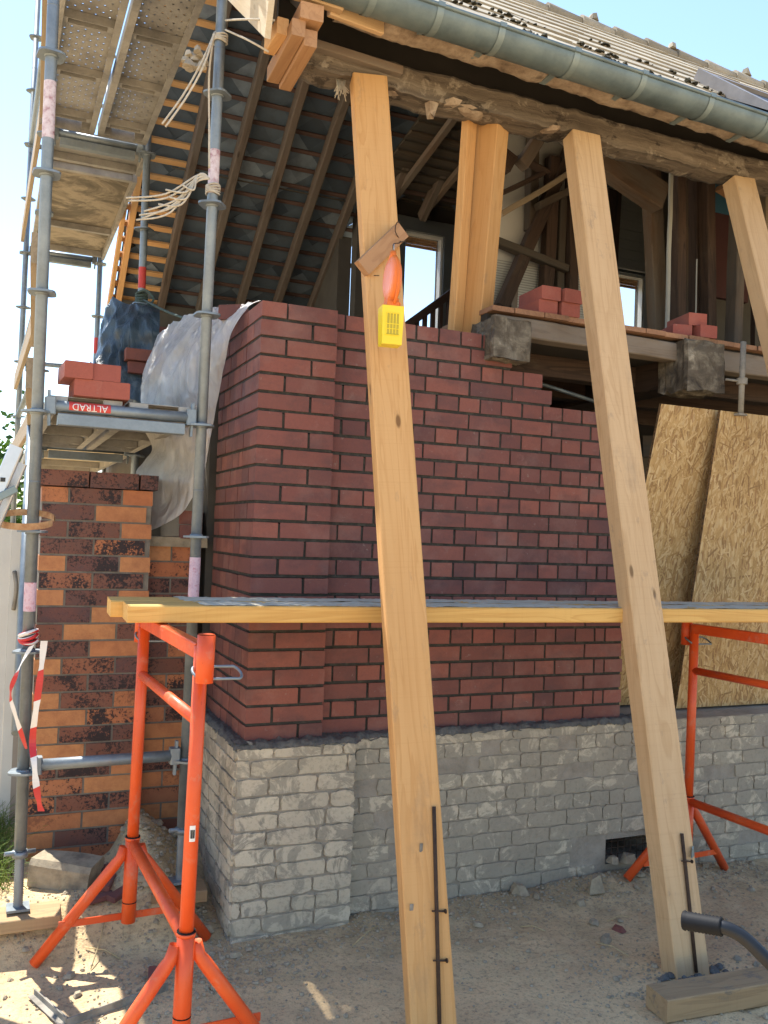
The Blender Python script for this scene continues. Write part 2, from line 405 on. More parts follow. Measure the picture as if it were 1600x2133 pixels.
def tile_mat():
    m = MT('roof_tile', .9); L = m.pos()
    c = m.ramp(m.rnd(), [(0, '#8a7f6c'), (.5, '#9c917c'), (1, '#a79c88')])
    n = m.noise(L, 8, 6, .7); c = m.mix(m.ramp(n, [(.5, 0.0), (.72, .5)]), c, '#6d6656')
    f = m.noise(L, 60, 4, .7); c = m.mix(m.ramp(f, [(.3, .3), (.5, 0.0)]), c, '#574f40')
    m.col(c); m.bump(f, .4, .004); M['roof_tile'] = m.mat
    m = MT('slate_under', .8); L = m.pos()
    c = m.ramp(m.rnd(), [(0, '#485666'), (.4, '#5a6a7a'), (.8, '#687888'), (1, '#94a4b4')])
    n = m.noise(L, 6, 5, .7); c = m.mix(m.ramp(n, [(.45, 0.0), (.7, .5)]), c, '#50545a')
    m.col(c); M['slate_under'] = m.mat
tile_mat()
def films():
    m = MT('plastic_sheet', .2, 0, .8); L = m.pos()
    m.col('#f4f2ee'); m.bump(m.noise(m.map(L, (6, 6, 2)), 2.2, 6, .6, 1.0), .9, .05)
    t = m.N.new('ShaderNodeBsdfTransparent'); t.inputs[0].default_value = (.95, .95, .95, 1)
    tl = m.N.new('ShaderNodeBsdfTranslucent'); tl.inputs[0].default_value = (.92, .92, .92, 1)
    a = m.N.new('ShaderNodeMixShader'); a.inputs[0].default_value = .42
    m.lk(m.b.outputs[0], a.inputs[1]); m.lk(tl.outputs[0], a.inputs[2])
    x = m.N.new('ShaderNodeMixShader')
    fac = m.ramp(m.noise(L, 3.0, 4, .6), [(.35, .08), (.65, .34)])
    m.lk(fac, x.inputs[0]); m.lk(a.outputs[0], x.inputs[1]); m.lk(t.outputs[0], x.inputs[2]); m.lk(x.outputs[0], m.out.inputs['Surface'])
    M['plastic_sheet'] = m.mat
    m = MT('tarp', .3); L = m.pos()
    m.col(m.ramp(m.noise(L, 3, 5), [(.35, '#333f46'), (.6, '#4c5d6a')]))
    m.bump(m.noise(m.map(L, (5, 5, 2.5)), 3, 6, .65, .8), .7, .03); M['tarp'] = m.mat
    m = MT('glass', .02); t = m.N.new('ShaderNodeBsdfTransparent'); g = m.N.new('ShaderNodeBsdfGlossy'); g.inputs['Roughness'].default_value = .02
    x = m.N.new('ShaderNodeMixShader'); x.inputs[0].default_value = .06
    m.lk(t.outputs[0], x.inputs[1]); m.lk(g.outputs[0], x.inputs[2]); m.lk(x.outputs[0], m.out.inputs['Surface']); M['glass'] = m.mat
    m = MT('lens_orange', .35); m.col('#e87a34'); m.b.inputs['Transmission Weight'].default_value = .15; m.b.inputs['IOR'].default_value = 1.3
    m.bump(m.vor(m.loc(), 240, 'F1', 'Distance', 0.0), .3, .002); M['lens_orange'] = m.mat
    m = MT('tape', .4); L = m.loc(); s = m.N.new('ShaderNodeSeparateXYZ'); m.lk(L, s.inputs[0])
    k = m.math('FRACT', m.math('MULTIPLY', m.math('ADD', s.outputs[2], s.outputs[0]), 4.0))
    m.col(m.mix(m.math('GREATER_THAN', k, .5), '#d8d4d0', '#c02a2a')); M['tape'] = m.mat
    for nm, cs in (('leaf', ['#2c4416', '#47661f', '#6a8a34']), ('leaf_light', ['#4d6a24', '#7a9440', '#9aaa58'])):
        m = MT(nm, .6); m.col(m.ramp(m.rnd(), [(0, cs[0]), (.5, cs[1]), (1, cs[2])]))
        tl = m.N.new('ShaderNodeBsdfTranslucent'); m.lk(m.b.inputs['Base Color'].links[0].from_socket, tl.inputs[0])
        x = m.N.new('ShaderNodeMixShader'); x.inputs[0].default_value = .35
        m.lk(m.b.outputs[0], x.inputs[1]); m.lk(tl.outputs[0], x.inputs[2]); m.lk(x.outputs[0], m.out.inputs['Surface']); M[nm] = m.mat
films()

def eave_mat():
    m = MT('eave_wood', .95); L = m.loc(); W = m.pos()
    g = m.noise(m.map(L, (30, 30, 1.2)), 1.0, 5, .65, .8)
    c = m.ramp(g, [(.3, '#463c32'), (.55, '#6e6254'), (.75, '#84786a')])
    a = m.noise(W, 6, 6, .68, .5); c = m.mix(m.ramp(a, [(.55, 0.0), (.6, .8)]), c, m.ramp(m.noise(W, 30, 4), [(.3, '#7c7062'), (.7, '#a09482')]))
    d = m.noise(m.map(W, (1, 1, 2), (0, 0, 0), (7, 3, 1)), 5, 6, .7); c = m.mix(m.ramp(d, [(.57, 0.0), (.62, .85)]), c, '#352c24')
    m.col(c); m.bump(m.math('ADD', m.math('MULTIPLY', a, 2.0), g), .9, .012); M['eave_wood'] = m.mat
eave_mat()
simple('yellow_shade', ['#a8941c', '#b8a424'], 6, .5, bump=0)

def block_mat():
    m = MT('block_end', .95); W = m.pos(); a = m.noise(W, 9, 7, .7, .6)
    c = m.ramp(a, [(.32, '#2e2822'), (.46, '#544c40'), (.58, '#726a5c'), (.72, '#a49c8c')])
    d = m.noise(m.map(W, (1, 1, 3)), 5, 5); c = m.mix(m.ramp(d, [(.5, 0.0), (.6, .7)]), c, '#4a4238')
    m.col(c); m.bump(a, 1.0, .012); M['block_end'] = m.mat
block_mat()
simple('skylight_metal', ['#6e6a68', '#8a8684'], 6, .5, .2, bump=0)

def late_mats():
    # site-worn orange paint: cement dust, scratches to dark primer
    m = MT('orange_paint', .45); L = m.pos(); n = m.noise(L, 6, 4)
    c = m.ramp(n, [(.3, '#cc4a1e'), (.55, '#d8531f'), (.75, '#dc602c')])
    d = m.noise(L, 11, 7, .75, .5); df = m.ramp(d, [(.56, 0.0), (.68, .55)]); c = m.mix(df, c, '#c08468')
    s = m.noise(m.map(L, (40, 40, 9)), 1.6, 5, .8); sf = m.ramp(s, [(.665, 0.0), (.685, .9)]); c = m.mix(sf, c, '#3a2018')
    m.col(c); m.rough(m.ramp(d, [(.5, .4), (.7, .8)])); m.bump(s, .08, .002); M['orange_paint'] = m.mat
    m = MT('osb_strand', .8); L = m.pos()
    c = m.ramp(m.rnd(), [(0, '#7e5c36'), (.15, '#94703f'), (.35, '#a88652'), (.7, '#b89764'), (1, '#cbb184')])
    c = m.mix(.25, c, m.ramp(m.noise(L, 160, 3), [(.35, '#8a6a40'), (.65, '#c8ad7c')])); m.col(c); M['osb_strand'] = m.mat
late_mats()
# ------------------------------------------------------------------ ground
def gh(x, y):
    h = .17*ss((-.12-x)/.25)*ss((y+.12)/.35) + .16*math.exp(-((x+.25)/.2)**2-((y-.3)/.22)**2)
    if -.5 < x < .1: h += .2*ss((y-.25)/.4)*ss((x+.5)/.15)*ss((.1-x)/.1)
    h += .045*math.exp(-((x-2.1)/.35)**2-((y+.1)/.16)**2)
    h += .035*ss((y+.38)/.36)*ss((x-.4)/.3)*(.6+.7*nz(x, y, 3, 3.0))*(1-ss((x-2.6)/.5))
    h += .014*nz(x, y, 0, 2.2) + .008*nz(x, y, 5, 9)
    edge = ss((3.2-abs(x-.9))/1.2)*ss((y+3.0)/.8)
    h += .005*nz(x, y, 8, 24)*edge
    return h*edge
def axis(a, b, step, far):
    o = [a-far, a-far/3, a-far/9, a-far/27]; n = int((b-a)/step)
    o += [a+(b-a)*i/n for i in range(n+1)] + [b+far/27, b+far/9, b+far/3, b+far]; return o
g = MB(); xs = axis(-2.3, 3.6, .026, 300); ys = axis(-2.4, 1.3, .026, 300)
ix = [[g.vert((x, y, gh(x, y))) for y in ys] for x in xs]
for i in range(len(xs)-1):
    for j in range(len(ys)-1): g.face((ix[i][j], ix[i+1][j], ix[i+1][j+1], ix[i][j+1]), 0, .5, True)
tag(g.build('ground', M['sandy_soil']), None, None, kind='structure')
# crumbs of mortar and gravel trodden over the soil
g = MB()
for k in range(6500):
    z = R()
    if z < .36: x = U(.45, 3.0); y = -abs(random.gauss(0, .17))-.0
    elif z < .60: x = random.gauss(-.15, .32); y = random.gauss(-.25, .22)
    elif z < .72: x = U(-1.1, -.1); y = U(.0, .75)
    elif z < .735: x = U(-.4, -.06); y = U(.05, .6)
    elif z < .84: x = random.gauss(1.6, .3); y = random.gauss(-1.0, .16)
    else: x = U(-1.3, 2.6); y = U(-1.5, .1)
    if x > -.06 and y > -.08 - (0 if x > .51 else .0): 
        if x < .51 or y > -.01: continue
    s = abs(random.gauss(0, .0045))+.0018
    if R() < .035: s *= 2.4
    if -.42 < x < -.05 and y > .05: s *= 1.9
    g.rock((x, y, gh(x, y)+s*.1), s, 0, .7)
tag(g.build('gravel', M['rubble']), 'grey mortar crumbs and grit scattered over the trodden sand at the wall foot', 'gravel', kind='stuff')
def lone_rock(name, x, y, s, mat, label, cat, group=None, dz=0.0):
    b = MB(); b.rock((x, y, gh(x, y)+dz), s, 0, .7); o = b.build(name, M[mat]); setorigin(o, (x, y, gh(x, y)+dz)); tag(o, label, cat, group); return o
q = P(1262, 1945, Z=.03); lone_rock('brick_fragment', q.x, q.y, (.045, .028, .03), 'stone', 'small pale brick fragment lying on the sand left of the second raking prop foot', 'rubble')
q = P(1290, 1925, Z=.03); lone_rock('brick_fragment', q.x, q.y, (.04, .03, .02), 'brick_red', 'reddish brick fragment half buried beside the pale fragment near the second prop', 'rubble')
q = P(1240, 1855, Z=.04); lone_rock('stone', q.x, q.y, (.06, .035, .09), 'rubble', 'upright grey stone leaning at the plinth foot left of the vent opening', 'stone')
q = P(1082, 1855, Z=.04); lone_rock('stone', q.x, q.y, (.05, .04, .05), 'rubble', 'rounded grey stone at the plinth foot between the two raking props', 'stone')
q = P(1118, 1862, Z=.04); lone_rock('stone', q.x, q.y, (.04, .02, .02), 'stone', 'small pale flat stone beside the rounded grey one at the plinth foot', 'stone')
q = P(1210, 1880, Z=.03); lone_rock('stone', q.x, q.y, (.03, .025, .03), 'rubble', 'lump of mortar lying in front of the upright stone at the plinth', 'stone')
for k, (x, y, s) in enumerate(((1278, 1792, .035), (1310, 1790, .05), (1342, 1795, .045), (1365, 1785, .05))):
    q = P(x, y, Y=-.03); o = lone_rock('stone', q.x, q.y, (s*1.2, s, s), 'rubble', 'grey rubble stone heaped in the sill of the vent opening', 'stone', 'rubble stones in the vent opening', max(0, q.z-gh(q.x, q.y)-s*.3))
q = P(440, 1940, Z=.02); lone_rock('stone', q.x-.03, q.y, (.04, .03, .035), 'rubble', 'dark mortar lump beside the right foot of the orange trestle', 'stone')
# big sandstone block by the klinker pillar
b = MB(); c = P(140, 1850, Z=.14); c.y -= .02
bz = gh(c.x, c.y)+.045; b.beam((c.x-.13, c.y+.07, bz+.012), (c.x+.11, c.y-.06, bz-.008), .17, .13, (.4, .9, 0), .022, 0, 6, .012); o = b.build('stone_block', M['stone']); setorigin(o, c)
tag(o, 'large rough sandstone block lying against the foot of the mottled brick pillar', 'stone block')
for k, (x, y, a, t) in enumerate(((205, 1885, .1, 'longest'), (222, 1868, 1.2, ''), (250, 1880, .7, ''), (232, 1835, .3, ''), (322, 2030, 1.4, ''))):
    q = P(x, y, Z=gh(-.6, .1)+.02 if k < 4 else .015); q.z = gh(q.x, q.y)+.012
    b = MB(); d = V((math.cos(a), math.sin(a), .1)); b.beam(q-d*.06, q+d*.06, .05, .025, None, .004)
    o = b.build('brick_shard', M['brick_red']); setorigin(o, q)
    tag(o, ['red brick shard lying right beside the sandstone block', 'upright red brick shard under the trestle brace', 'red brick shard nearest the foot of the far orange post',
            'red brick shard behind the orange brace against the pillar', 'small red brick shard on the sand by the near orange leg'][k], 'brick shard')
# timber pads under the scaffold jacks
b = MB(); b.beam((-1.35, .12, gh(-1.1, .1)+.025), (-.74, .09, .155), .16, .05, (0, 1, 0)); o = b.build('timber_pad', M['wood_ground']); setorigin(o, (-1, .11, .13)); tag(o, 'weathered timber pad under the outer scaffold leg in front of the sandstone block', 'timber pad')
b = MB(); b.beam((-.36, .15, .16), (-.12, .13, .16), .14, .05, (0, 1, 0)); o = b.build('timber_pad', M['wood_ground']); setorigin(o, (-.24, .14, .16)); tag(o, 'short timber pad under the inner scaffold leg beside the pier', 'timber pad')
b = MB(); p0 = P(150, 1905, Z=.08); b.beam(P(288, 1880, Z=.13), P(325, 1848, Z=.18), .05, .018); o = b.build('wood_offcut', M['wood_slat']); tag(o, 'short flat wood offcut lying behind the far orange post', 'offcut')
# straws
for k, (x0, y0, x1, y1, zz, lb) in enumerate(((735, 1957, 787, 1920, .03, 'long pale straw lying on the mortar dust left of the first prop'), (178, 1982, 250, 1988, .03, 'thin straw lying on the sand between the trestle legs'),
        (1085, 1925, 1135, 1935, .02, 'dry straw on the sand right of the first prop'), (1243, 1958, 1310, 1985, .02, 'bent straw in front of the pale brick fragment'), (1265, 1915, 1310, 1905, .02, 'short straw beside the second prop'), (190, 1998, 218, 1945, .05, 'curved straw near the far orange foot'))):
    a = P(x0, y0, Z=zz); c = P(x1, y1, Z=zz); a.z = gh(a.x, a.y)+.006; c.z = gh(c.x, c.y)+.008
    b = MB(); b.tube([a, (a+c)/2+V((.01, .01, .008)), c], .0025, 5); o = b.build('straw', M['straw']); tag(o, lb, 'straw')
# long timber on the ground and bent strip
b = MB(); b.beam(P(1375, 2096, Z=.045)+V((0, .02, 0)), P(1375, 2096, Z=.045)+V((1.5, -.08, 0)), .13, .085, (0, 1, 0), .004); o = b.build('ground_timber', M['wood_ground'])
tag(o, 'squared timber with mortar splashes lying on the ground before the second prop', 'timber')
a, c, d = P(72, 2066, Z=.02), P(138, 2128, Z=.02), P(350, 2052, Z=.02)
for q in (a, c, d): q.z = gh(q.x, q.y)+.012
b = MB(); b.beam(a, c, .045, .006, (0, 0, 1), .001); b.beam(c, d, .035, .006, (0, 0, 1), .001); b.beam(a, c, .05, .004, None, .001)
o = b.build('metal_strip', M['concrete']); tag(o, 'bent L-shaped metal strip smeared with mortar on the sand by the near trestle leg', 'metal strip')
# ------------------------------------------------------------------ brick courses
CH = 1/12.0; BH = .0685
def brickrow(b, k, x0, x1, y0, y1, z0, pattern, gap=.01, m=0, j=.0018, d=.012):
    pass
PB = .838           # top of the plinth bed
house = thing('house', 'half-timbered house opened up at the front, its eave beam carried by raking props', 'house', (1.5, 2, 0))
nw = thing('brick_wall', 'fresh dark red brick wall with corner pier and stepped unfinished right end on the old plinth', 'brick wall', (0, 0, PB))
b = MB()
def br(x0, x1, z, yf, yb):
    dx = U(-.0012, .0012); dy = U(-.0018, .0018); tw = U(-.0015, .0015)
    b.box((x0+dx, yf+dy, z), (x1+dx, yb, z+BH), 0, None, .0010)
b2 = MB()          # mortar
joints = []
ends = {1: 1.29, 2: 1.363, 3: 1.543, 4: 1.615}
for k in range(1, 25):                       # k counts from the top course down
    z = PB+(24-k)*CH+.006+U(-.001, .001)
    odd = k % 2 == 1
    # pier front, with its corner brick returning along the left face
    if odd: br(0, .115, z, 0, .24); br(.128, .365, z, 0, .115)
    else: br(0, .24, z, 0, .115); br(.253, .365, z, 0, .24)
    # left face of the pier, running back
    if odd: yl = [.243, .306, .43, .55, .665]
    else: yl = [.118, .236, .352, .47, .59, .70]
    yl.append(.78)
    for i in range(len(yl)-1):
        b.box((U(-.002, .002), yl[i]+.001, z), (.115, yl[i+1]-.002, z+BH), 0, None, .0008)
    # wall to the right
    xe = ends.get(k, 2.11); yf = .06
    if odd:
        cur = [.366, .42]; x = .432
        while x < 1.93-.01: cur += [x, x+.113]; x += .1247
        cur += [1.93, 1.984, 1.996, 2.11]
    else:
        cur = []; x = .366
        for i in range(7): cur += [x, x+.238 if x > .37 else x+.237]; x += .2497
    last = .365
    for i in range(0, len(cur), 2):
        a, c = cur[i], cur[i+1]
        if a > xe-.04: break
        c = min(c, xe) if c > xe+.06 else c
        br(a, c, z, yf, .30); last = c
    # bed and head joints: a slightly recessed mortar slab per course
    rz0 = z-CH+BH; 
    b2.box((.006, .0075, z-.0145), (.362, .5, z+BH-.004), 0, None, .001)
    b2.box((.006, .2, z-.0145), (.24, .774, z+BH-.004), 0, None, .001)
    b2.box((.364, .0665, z-.0145), (last-.006, .296, z+BH-.003), 0, None, .001)
b.build('brickwork', M['brick_red'], nw); b2.build('mortar', M['mortar_dark'], nw)
# ------------------------------------------------------------------ plinth of old whitish bricks
pl = MB(); pm = MB()
def oldbrick(o, du, dn, u0, u1, z0, z1, dep):
    """ragged-edged brick face standing dep proud of the mortar; o origin, du along, dn outward normal"""
    n = 5; pts = []
    se = U(0, 99)
    def rag(p, q, k):
        for i in range(n):
            t = i/n; yield (p[0]+(q[0]-p[0])*t + U(-.004, .004), p[1]+(q[1]-p[1])*t+U(-.0035, .003))
    c = [(u0, z0), (u1, z0), (u1, z1), (u0, z1)]
    for k in range(4): pts += list(rag(c[k], c[(k+1) % 4], k))
    cr_ = U(.001, .008); cu, cz = (u0+u1)/2, (z0+z1)/2
    for k in (0, n, 2*n, 3*n): u_, z_ = pts[k]; pts[k] = (u_+cr_*(1 if u_ < cu else -1), z_+cr_*.8*(1 if z_ < cz else -1))
    A = [pl.vert(o+du*u+V((0, 0, z))-dn*.004) for u, z in pts]
    cu, cz = (u0+u1)/2, (z0+z1)/2
    Bv = [pl.vert(o+du*(cu+(u-cu)*.975)+V((0, 0, cz+(z-cz)*.95))+dn*(dep+U(-.0015, .0015))) for u, z in pts]
    r = R(); N = len(pts)
    for i in range(N): pl.face((A[i], A[(i+1) % N], Bv[(i+1) % N], Bv[i]), 0, r)
    pl.face(Bv, 0, r)
def oldface(o, du, dn, L, z0, z1, hole=None, miss=.08, gp=.003, dp=(.005, .010)):
    z = z0; k = 0
    while z < z1-.03:
        h = .077+U(-.004, .004); u = -U(0, .12)
        hdr = R() < .2
        while u < L:
            w = (.112 if (hdr or R() < .15) else .232)+U(-.012, .012)
            a, c = max(u+gp, .001), min(u+w-gp, L-.001)
            if c-a > .03 and R() > miss and not (hole and c > hole[0] and a < hole[1] and z+h > hole[2] and z < hole[3]):
                oldbrick(o, du, dn, a, c, z+gp, min(z+h-gp, z1-.002), U(*dp))
            u += w
        z += h; k += 1
X, Y, Z = V((1, 0, 0)), V((0, 1, 0)), V((0, 0, 1))
HOLE = (1.99, 2.32, .085, .215)
oldface(V((-.05, -.07, 0)), X, -Y, .557, -.06, .832, None, .01)
oldface(V((-.05, .85, 0)), -Y, -X, .92, -.06, .832, None, .05)
oldface(V((.507, 0, 0)), X, -Y, 6.4, -.06, .832, (HOLE[0]-.507, HOLE[1]-.507, HOLE[2], HOLE[3]), .07, .0018, (.003, .0075))
plinth = pm
pm.box((-.048, -.068, -.1), (.505, .85, .832)); 
for lo, hi in (((.50, .002, -.1), (HOLE[0], .5, .832)), ((HOLE[1], .002, -.1), (7, .5, .832)), ((HOLE[0], .002, -.1), (HOLE[1], .5, HOLE[2])), ((HOLE[0], .002, HOLE[3]), (HOLE[1], .5, .832)), ((HOLE[0]-.05, .4, 0), (HOLE[1]+.05, .45, .3))):
    pm.box(lo, hi)
ph = pm.build('plinth', M['plinth_mortar'], house); pl.build('plinth_brickwork', M['plinth_brick'], ph)
vg = MB()
for i in range(8): x = HOLE[0]+.02+i*.042; vg.tube([(x, .03, HOLE[2]), (x, .03, HOLE[3])], .0022, 5)
for z in (.12, .155, .19): vg.tube([(HOLE[0], .033, z), (HOLE[1], .033, z)], .0022, 5)
vg.build('vent_grille', M['rebar'], ph)
# rough mortar bed on top of the plinth: lumpy strip with a ragged edge
mb = MB()
def bed(u, v, x0, x1, y0, y1, top):
    x = x0+(x1-x0)*u; y = y0+(y1-y0)*v
    e = max(0, 1-v*6)
    return V((x, y+.014*nz(x, 3, 7, 14)*e, top+.012*nz(x, y, 1, 22)+.010*nz(x, y, 4, 60)-.022*e))
mb.grid(lambda u, v: bed(u, v, -.055, .53, -.078, .05, .853), 60, 14)
mb.grid(lambda u, v: bed(u, v, .50, 2.22, -.012, .12, .850), 150, 12)
mb.grid(lambda u, v: V((-.058+.09*v+.012*nz(u*4, 9, 2, 6)*max(0, 1-6*v), -.07+.9*u, .853+.012*nz(u*4, v, 3, 8)+.008*nz(u*9, v, 3, 12)-.022*max(0, 1-v*6))), 70, 10)
mb.build('mortar_bed', M['mortar_fresh'], ph)
# ------------------------------------------------------------------ roof
MS = .745; MF = 1.761/2.15; YE, ZE = -.37, 4.085; YR, ZR = 1.78, 5.846; SAG = .036
def sagz(x): return -SAG*(x-1.0)
up = V((0, 1, MF)).normalized(); nf = V((0, -MF, 1)).normalized()
fr = MB()
L = (V((0, YR, ZR))-V((0, YE, ZE))).length
for dz in (-.035, -.02): fr.quad(*[V((x, y, z+dz+sagz(x))) for x, y, z in ((-.16, YE, ZE), (9, YE, ZE), (9, YR, ZR), (-.16, YR, ZR))])
front = fr.build('roof_slope', M['wood_dark'], house)
tl = MB(); row = 0; s0 = -.03
while s0 < L:
    x = -.18 + (row % 2)*.18 + (row*.07) % .05
    while x < 9:
        w = .354; dz = U(0, .005); t = U(-.004, .004)
        o = V((x, YE, ZE))+up*s0+nf*(.004+dz)
        a, bb, c, d = [q+V((0, 0, sagz(q.x))) for q in (o, o+X*w+nf*t, o+X*w+up*.36-nf*.012, o+up*.36-nf*.012)]
        hgt = nf*.014; r = R()
        A = [tl.vert(q) for q in (a, bb, c, d)]; Bq = [tl.vert(q+hgt) for q in (a, bb, c, d)]
        tl.face(Bq, 0, r)
        for i in range(4): tl.face((A[i], A[(i+1) % 4], Bq[(i+1) % 4], Bq[i]), 0, r)
        x += .36
    s0 += .29; row += 1
tl.build('tile_courses', M['roof_tile'], front)
ms = MB()
for k in range(850):
    row = random.choice([0, 1, 1, 2, 2, 3, 3, 4, 5]); x = U(.3, 4.5)
    if nz(x, row*3.1, 2, 1.6) < -.05: continue
    o = V((x, YE, ZE))+up*(row*.29-.035+U(-.012, .02))+nf*.02+V((0, 0, sagz(x)))
    ms.rock(o, abs(random.gauss(0, .010))+.006, 0, .7)
ms.build('moss', M['moss'], front)['kind'] = 'stuff'
rc = MB()
for i in range(29): x = -.2+.31*i; rc.tube([(x, YR, ZR+.012+sagz(x)), (x+.16, YR, ZR+.004+sagz(x+.16)), (x+.315, YR, ZR-.002+sagz(x+.315))], [.06, .055, .05], 10)
for px in (1235, 1400, 1553):
    q = P(px, 60+(px-1235)*.4, Y=YR); rc.rock((q.x, YR, ZR+.06+sagz(q.x)), (.05, .04, .06), 0)
rc.build('ridge', M['roof_tile'], front)
# skylight on the front slope, right
sk = MB()
sx = 2.93; s1, s2 = .36, 1.2
def RP(x, s, n): return V((x, YE, ZE+sagz(x)))+up*s+nf*n
def rbox(mb, x0, x1, a, c, n0, n1, m=0):
    pts = [RP(x, s, n) for n in (n0, n1) for s in (a, c) for x in (x0, x1)]; i = [mb.vert(p) for p in pts]; r = R()
    for q in ((0, 2, 3, 1), (4, 5, 7, 6), (0, 1, 5, 4), (2, 6, 7, 3), (0, 4, 6, 2), (1, 3, 7, 5)): mb.face([i[k] for k in q], m, r)
rbox(sk, sx, sx+.07, s1, s2, .01, .085); rbox(sk, sx+.70, sx+.77, s1, s2, .01, .085); rbox(sk, sx+.07, sx+.70, s1, s1+.07, .01, .083); rbox(sk, sx+.07, sx+.70, s2-.07, s2, .01, .083)

skl = sk.build('skylight', M['skylight_metal'], house)
sg = MB(); rbox(sg, sx+.07, sx+.70, s1+.07, s2-.07, .05, .06); sg.build('pane', M['tube_black'], skl)
# gutter
gt = MB(); GY, GZ, GR = -.405, 4.066, .086
for (ra, flip) in ((GR, False), (GR-.004, True)):
    def gf(u, v, ra=ra):
        t = math.pi*(1+v*1.0); x = .03+u*6.5; return V((x, GY+math.cos(t)*ra, GZ+math.sin(t)*ra*.86+sagz(x)*.85))
    gt.grid(gf, 30, 14)
gt.tube([(.03+i*.5, GY-GR-.002, GZ+.004+sagz(.03+i*.5)*.85) for i in range(14)], .010, 8)
n = [gt.vert((.03, GY+math.cos(math.pi*(1+v/14))*GR, GZ+.035+math.sin(math.pi*(1+v/14))*GR*.86)) for v in range(15)]; gt.face(n)
gut = gt.build('gutter', M['zinc'], house)
for x in (.30, .605, .913, 1.314, 1.704, 2.125, 2.513, 2.92, 3.33):
    s = MB(); gz = GZ; GZ = gz+sagz(x)*.85
    def gf(u, v): 
        t = math.pi*(1+v); return V((x-.016+u*.032, GY+math.cos(t)*(GR+.003), GZ+math.sin(t)*(GR*.86+.003)))
    s.grid(gf, 1, 14); s.box((x-.016, GY-GR-.013, GZ-.004), (x+.016, GY-GR+.01, GZ+.016)); s.box((x-.016, GY+GR-.01, GZ-.02), (x+.016, GY+GR+.12, GZ-.012))
    s.build('gutter_bracket', M['zinc_strap'], gut); GZ = gz
# torn plaster cornice under the gutter
pc = MB(); nU = 260
def cornice(u, v):
    x = .22+u*6.3
    bot = 4.042+sagz(x)*.6+.020*nz(x, 1, 0, 3.2)+.012*nz(x, 2, 0, 11)+.006*nz(x, 2, 5, 37)
    prof = [(-.17, 4.17+sagz(x)*.6), (-.17, bot+.03), (-.185, bot+.006), (-.215, bot), (-.26, bot+.004+.012*nz(x, 5, 0, 7)), (-.31, 4.06+sagz(x)*.7+.008*nz(x, 6, 0, 9)), (-.33, 4.10+sagz(x)*.7)]
    f = v*(len(prof)-1); i = min(int(f), len(prof)-2); t = f-i
    y = prof[i][0]*(1-t)+prof[i+1][0]*t; z = prof[i][1]*(1-t)+prof[i+1][1]*t
    return V((x, y+.010*nz(x, v*3, 2, 9), z+.007*nz(x, v*4, 9, 16)))
pc.grid(cornice, nU, 18); pc.build('cornice', M['plaster'], house)
# rough eave beam (wall plate)
wp = MB()
def plate(u, v):
    x = .06+u*6.4; t = v*4
    c = [(-.03, 3.93), (-.03, 4.05), (.12, 4.05), (.12, 3.93), (-.03, 3.93)]
    i = min(int(t), 3); f = t-i; y = c[i][0]*(1-f)+c[i+1][0]*f; z = c[i][1]*(1-f)+c[i+1][1]*f
    low = 1 if z < 3.99 else 0
    sag = (-.03*max(0, nz(x, 4, 1, 2.1))-.028*max(0, nz(x, 4, 8, 6.0))+.02*max(0, nz(x, 9, 8, 9.0))-.012*max(0, nz(x, 2, 3, 23)))*low
    return V((x, y+.009*nz(x, z*9, 0, 5)+.005*nz(x, z*30, 3, 18), z+sag+.010*nz(x, y*20, 2, 4)+.007*nz(x, y*30, 2, 17)))
wp.grid(plate, 520, 24, 0, True, .5, lambda u, v: (v*.5, 0, u*6.4)); wp.face([wp.vert(plate(0, k/4)) for k in range(4)])
plt = wp.build('eave_beam', M['eave_wood'], house)
for x, s in ((.80, .05), (.90, .06), (1.03, .07), (1.5, .05), (2.15, .05), (2.33, .045), (.62, .045), (2.0, .03), (2.6, .035)):
    cl = MB(); cl.rock((x, U(-.01, .04), 3.940+U(-.01, .01)), (s*1.4, s*.7, -s*.42)); cl.build('plaster_remains', M['plaster'], plt)
q = P(898, 225, Y=0); cl = MB(); cl.rock((q.x, q.y, q.z+.03), (.04, .03, -.085)); cl.build('plaster_remains', M['plaster'], plt, 'plaster rag hanging from the beam')
ub = MB(); ub.beam((.12, -.055, 4.02), (.62, -.05, 4.0), .05, .04, (0, 1, 0), .004, 0, 6, .006);
ub.build('upper_plate', M['wood_old'], plt)
for i in range(12):
    x = .14+i*.333*(1 if i < 5 else 1.15)
    rb = MB(); rb.beam((x, -.13, 4.16), (x, .15, 4.38), .075, .10, X, .004, 0, 2, .004); rb.build('rafter_tail', M['wood_dim'], plt)
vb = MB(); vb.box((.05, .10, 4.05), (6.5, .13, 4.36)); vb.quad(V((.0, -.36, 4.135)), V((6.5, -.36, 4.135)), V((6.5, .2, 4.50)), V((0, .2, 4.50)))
vb.build('eave_boarding', M['dark_void'], plt)
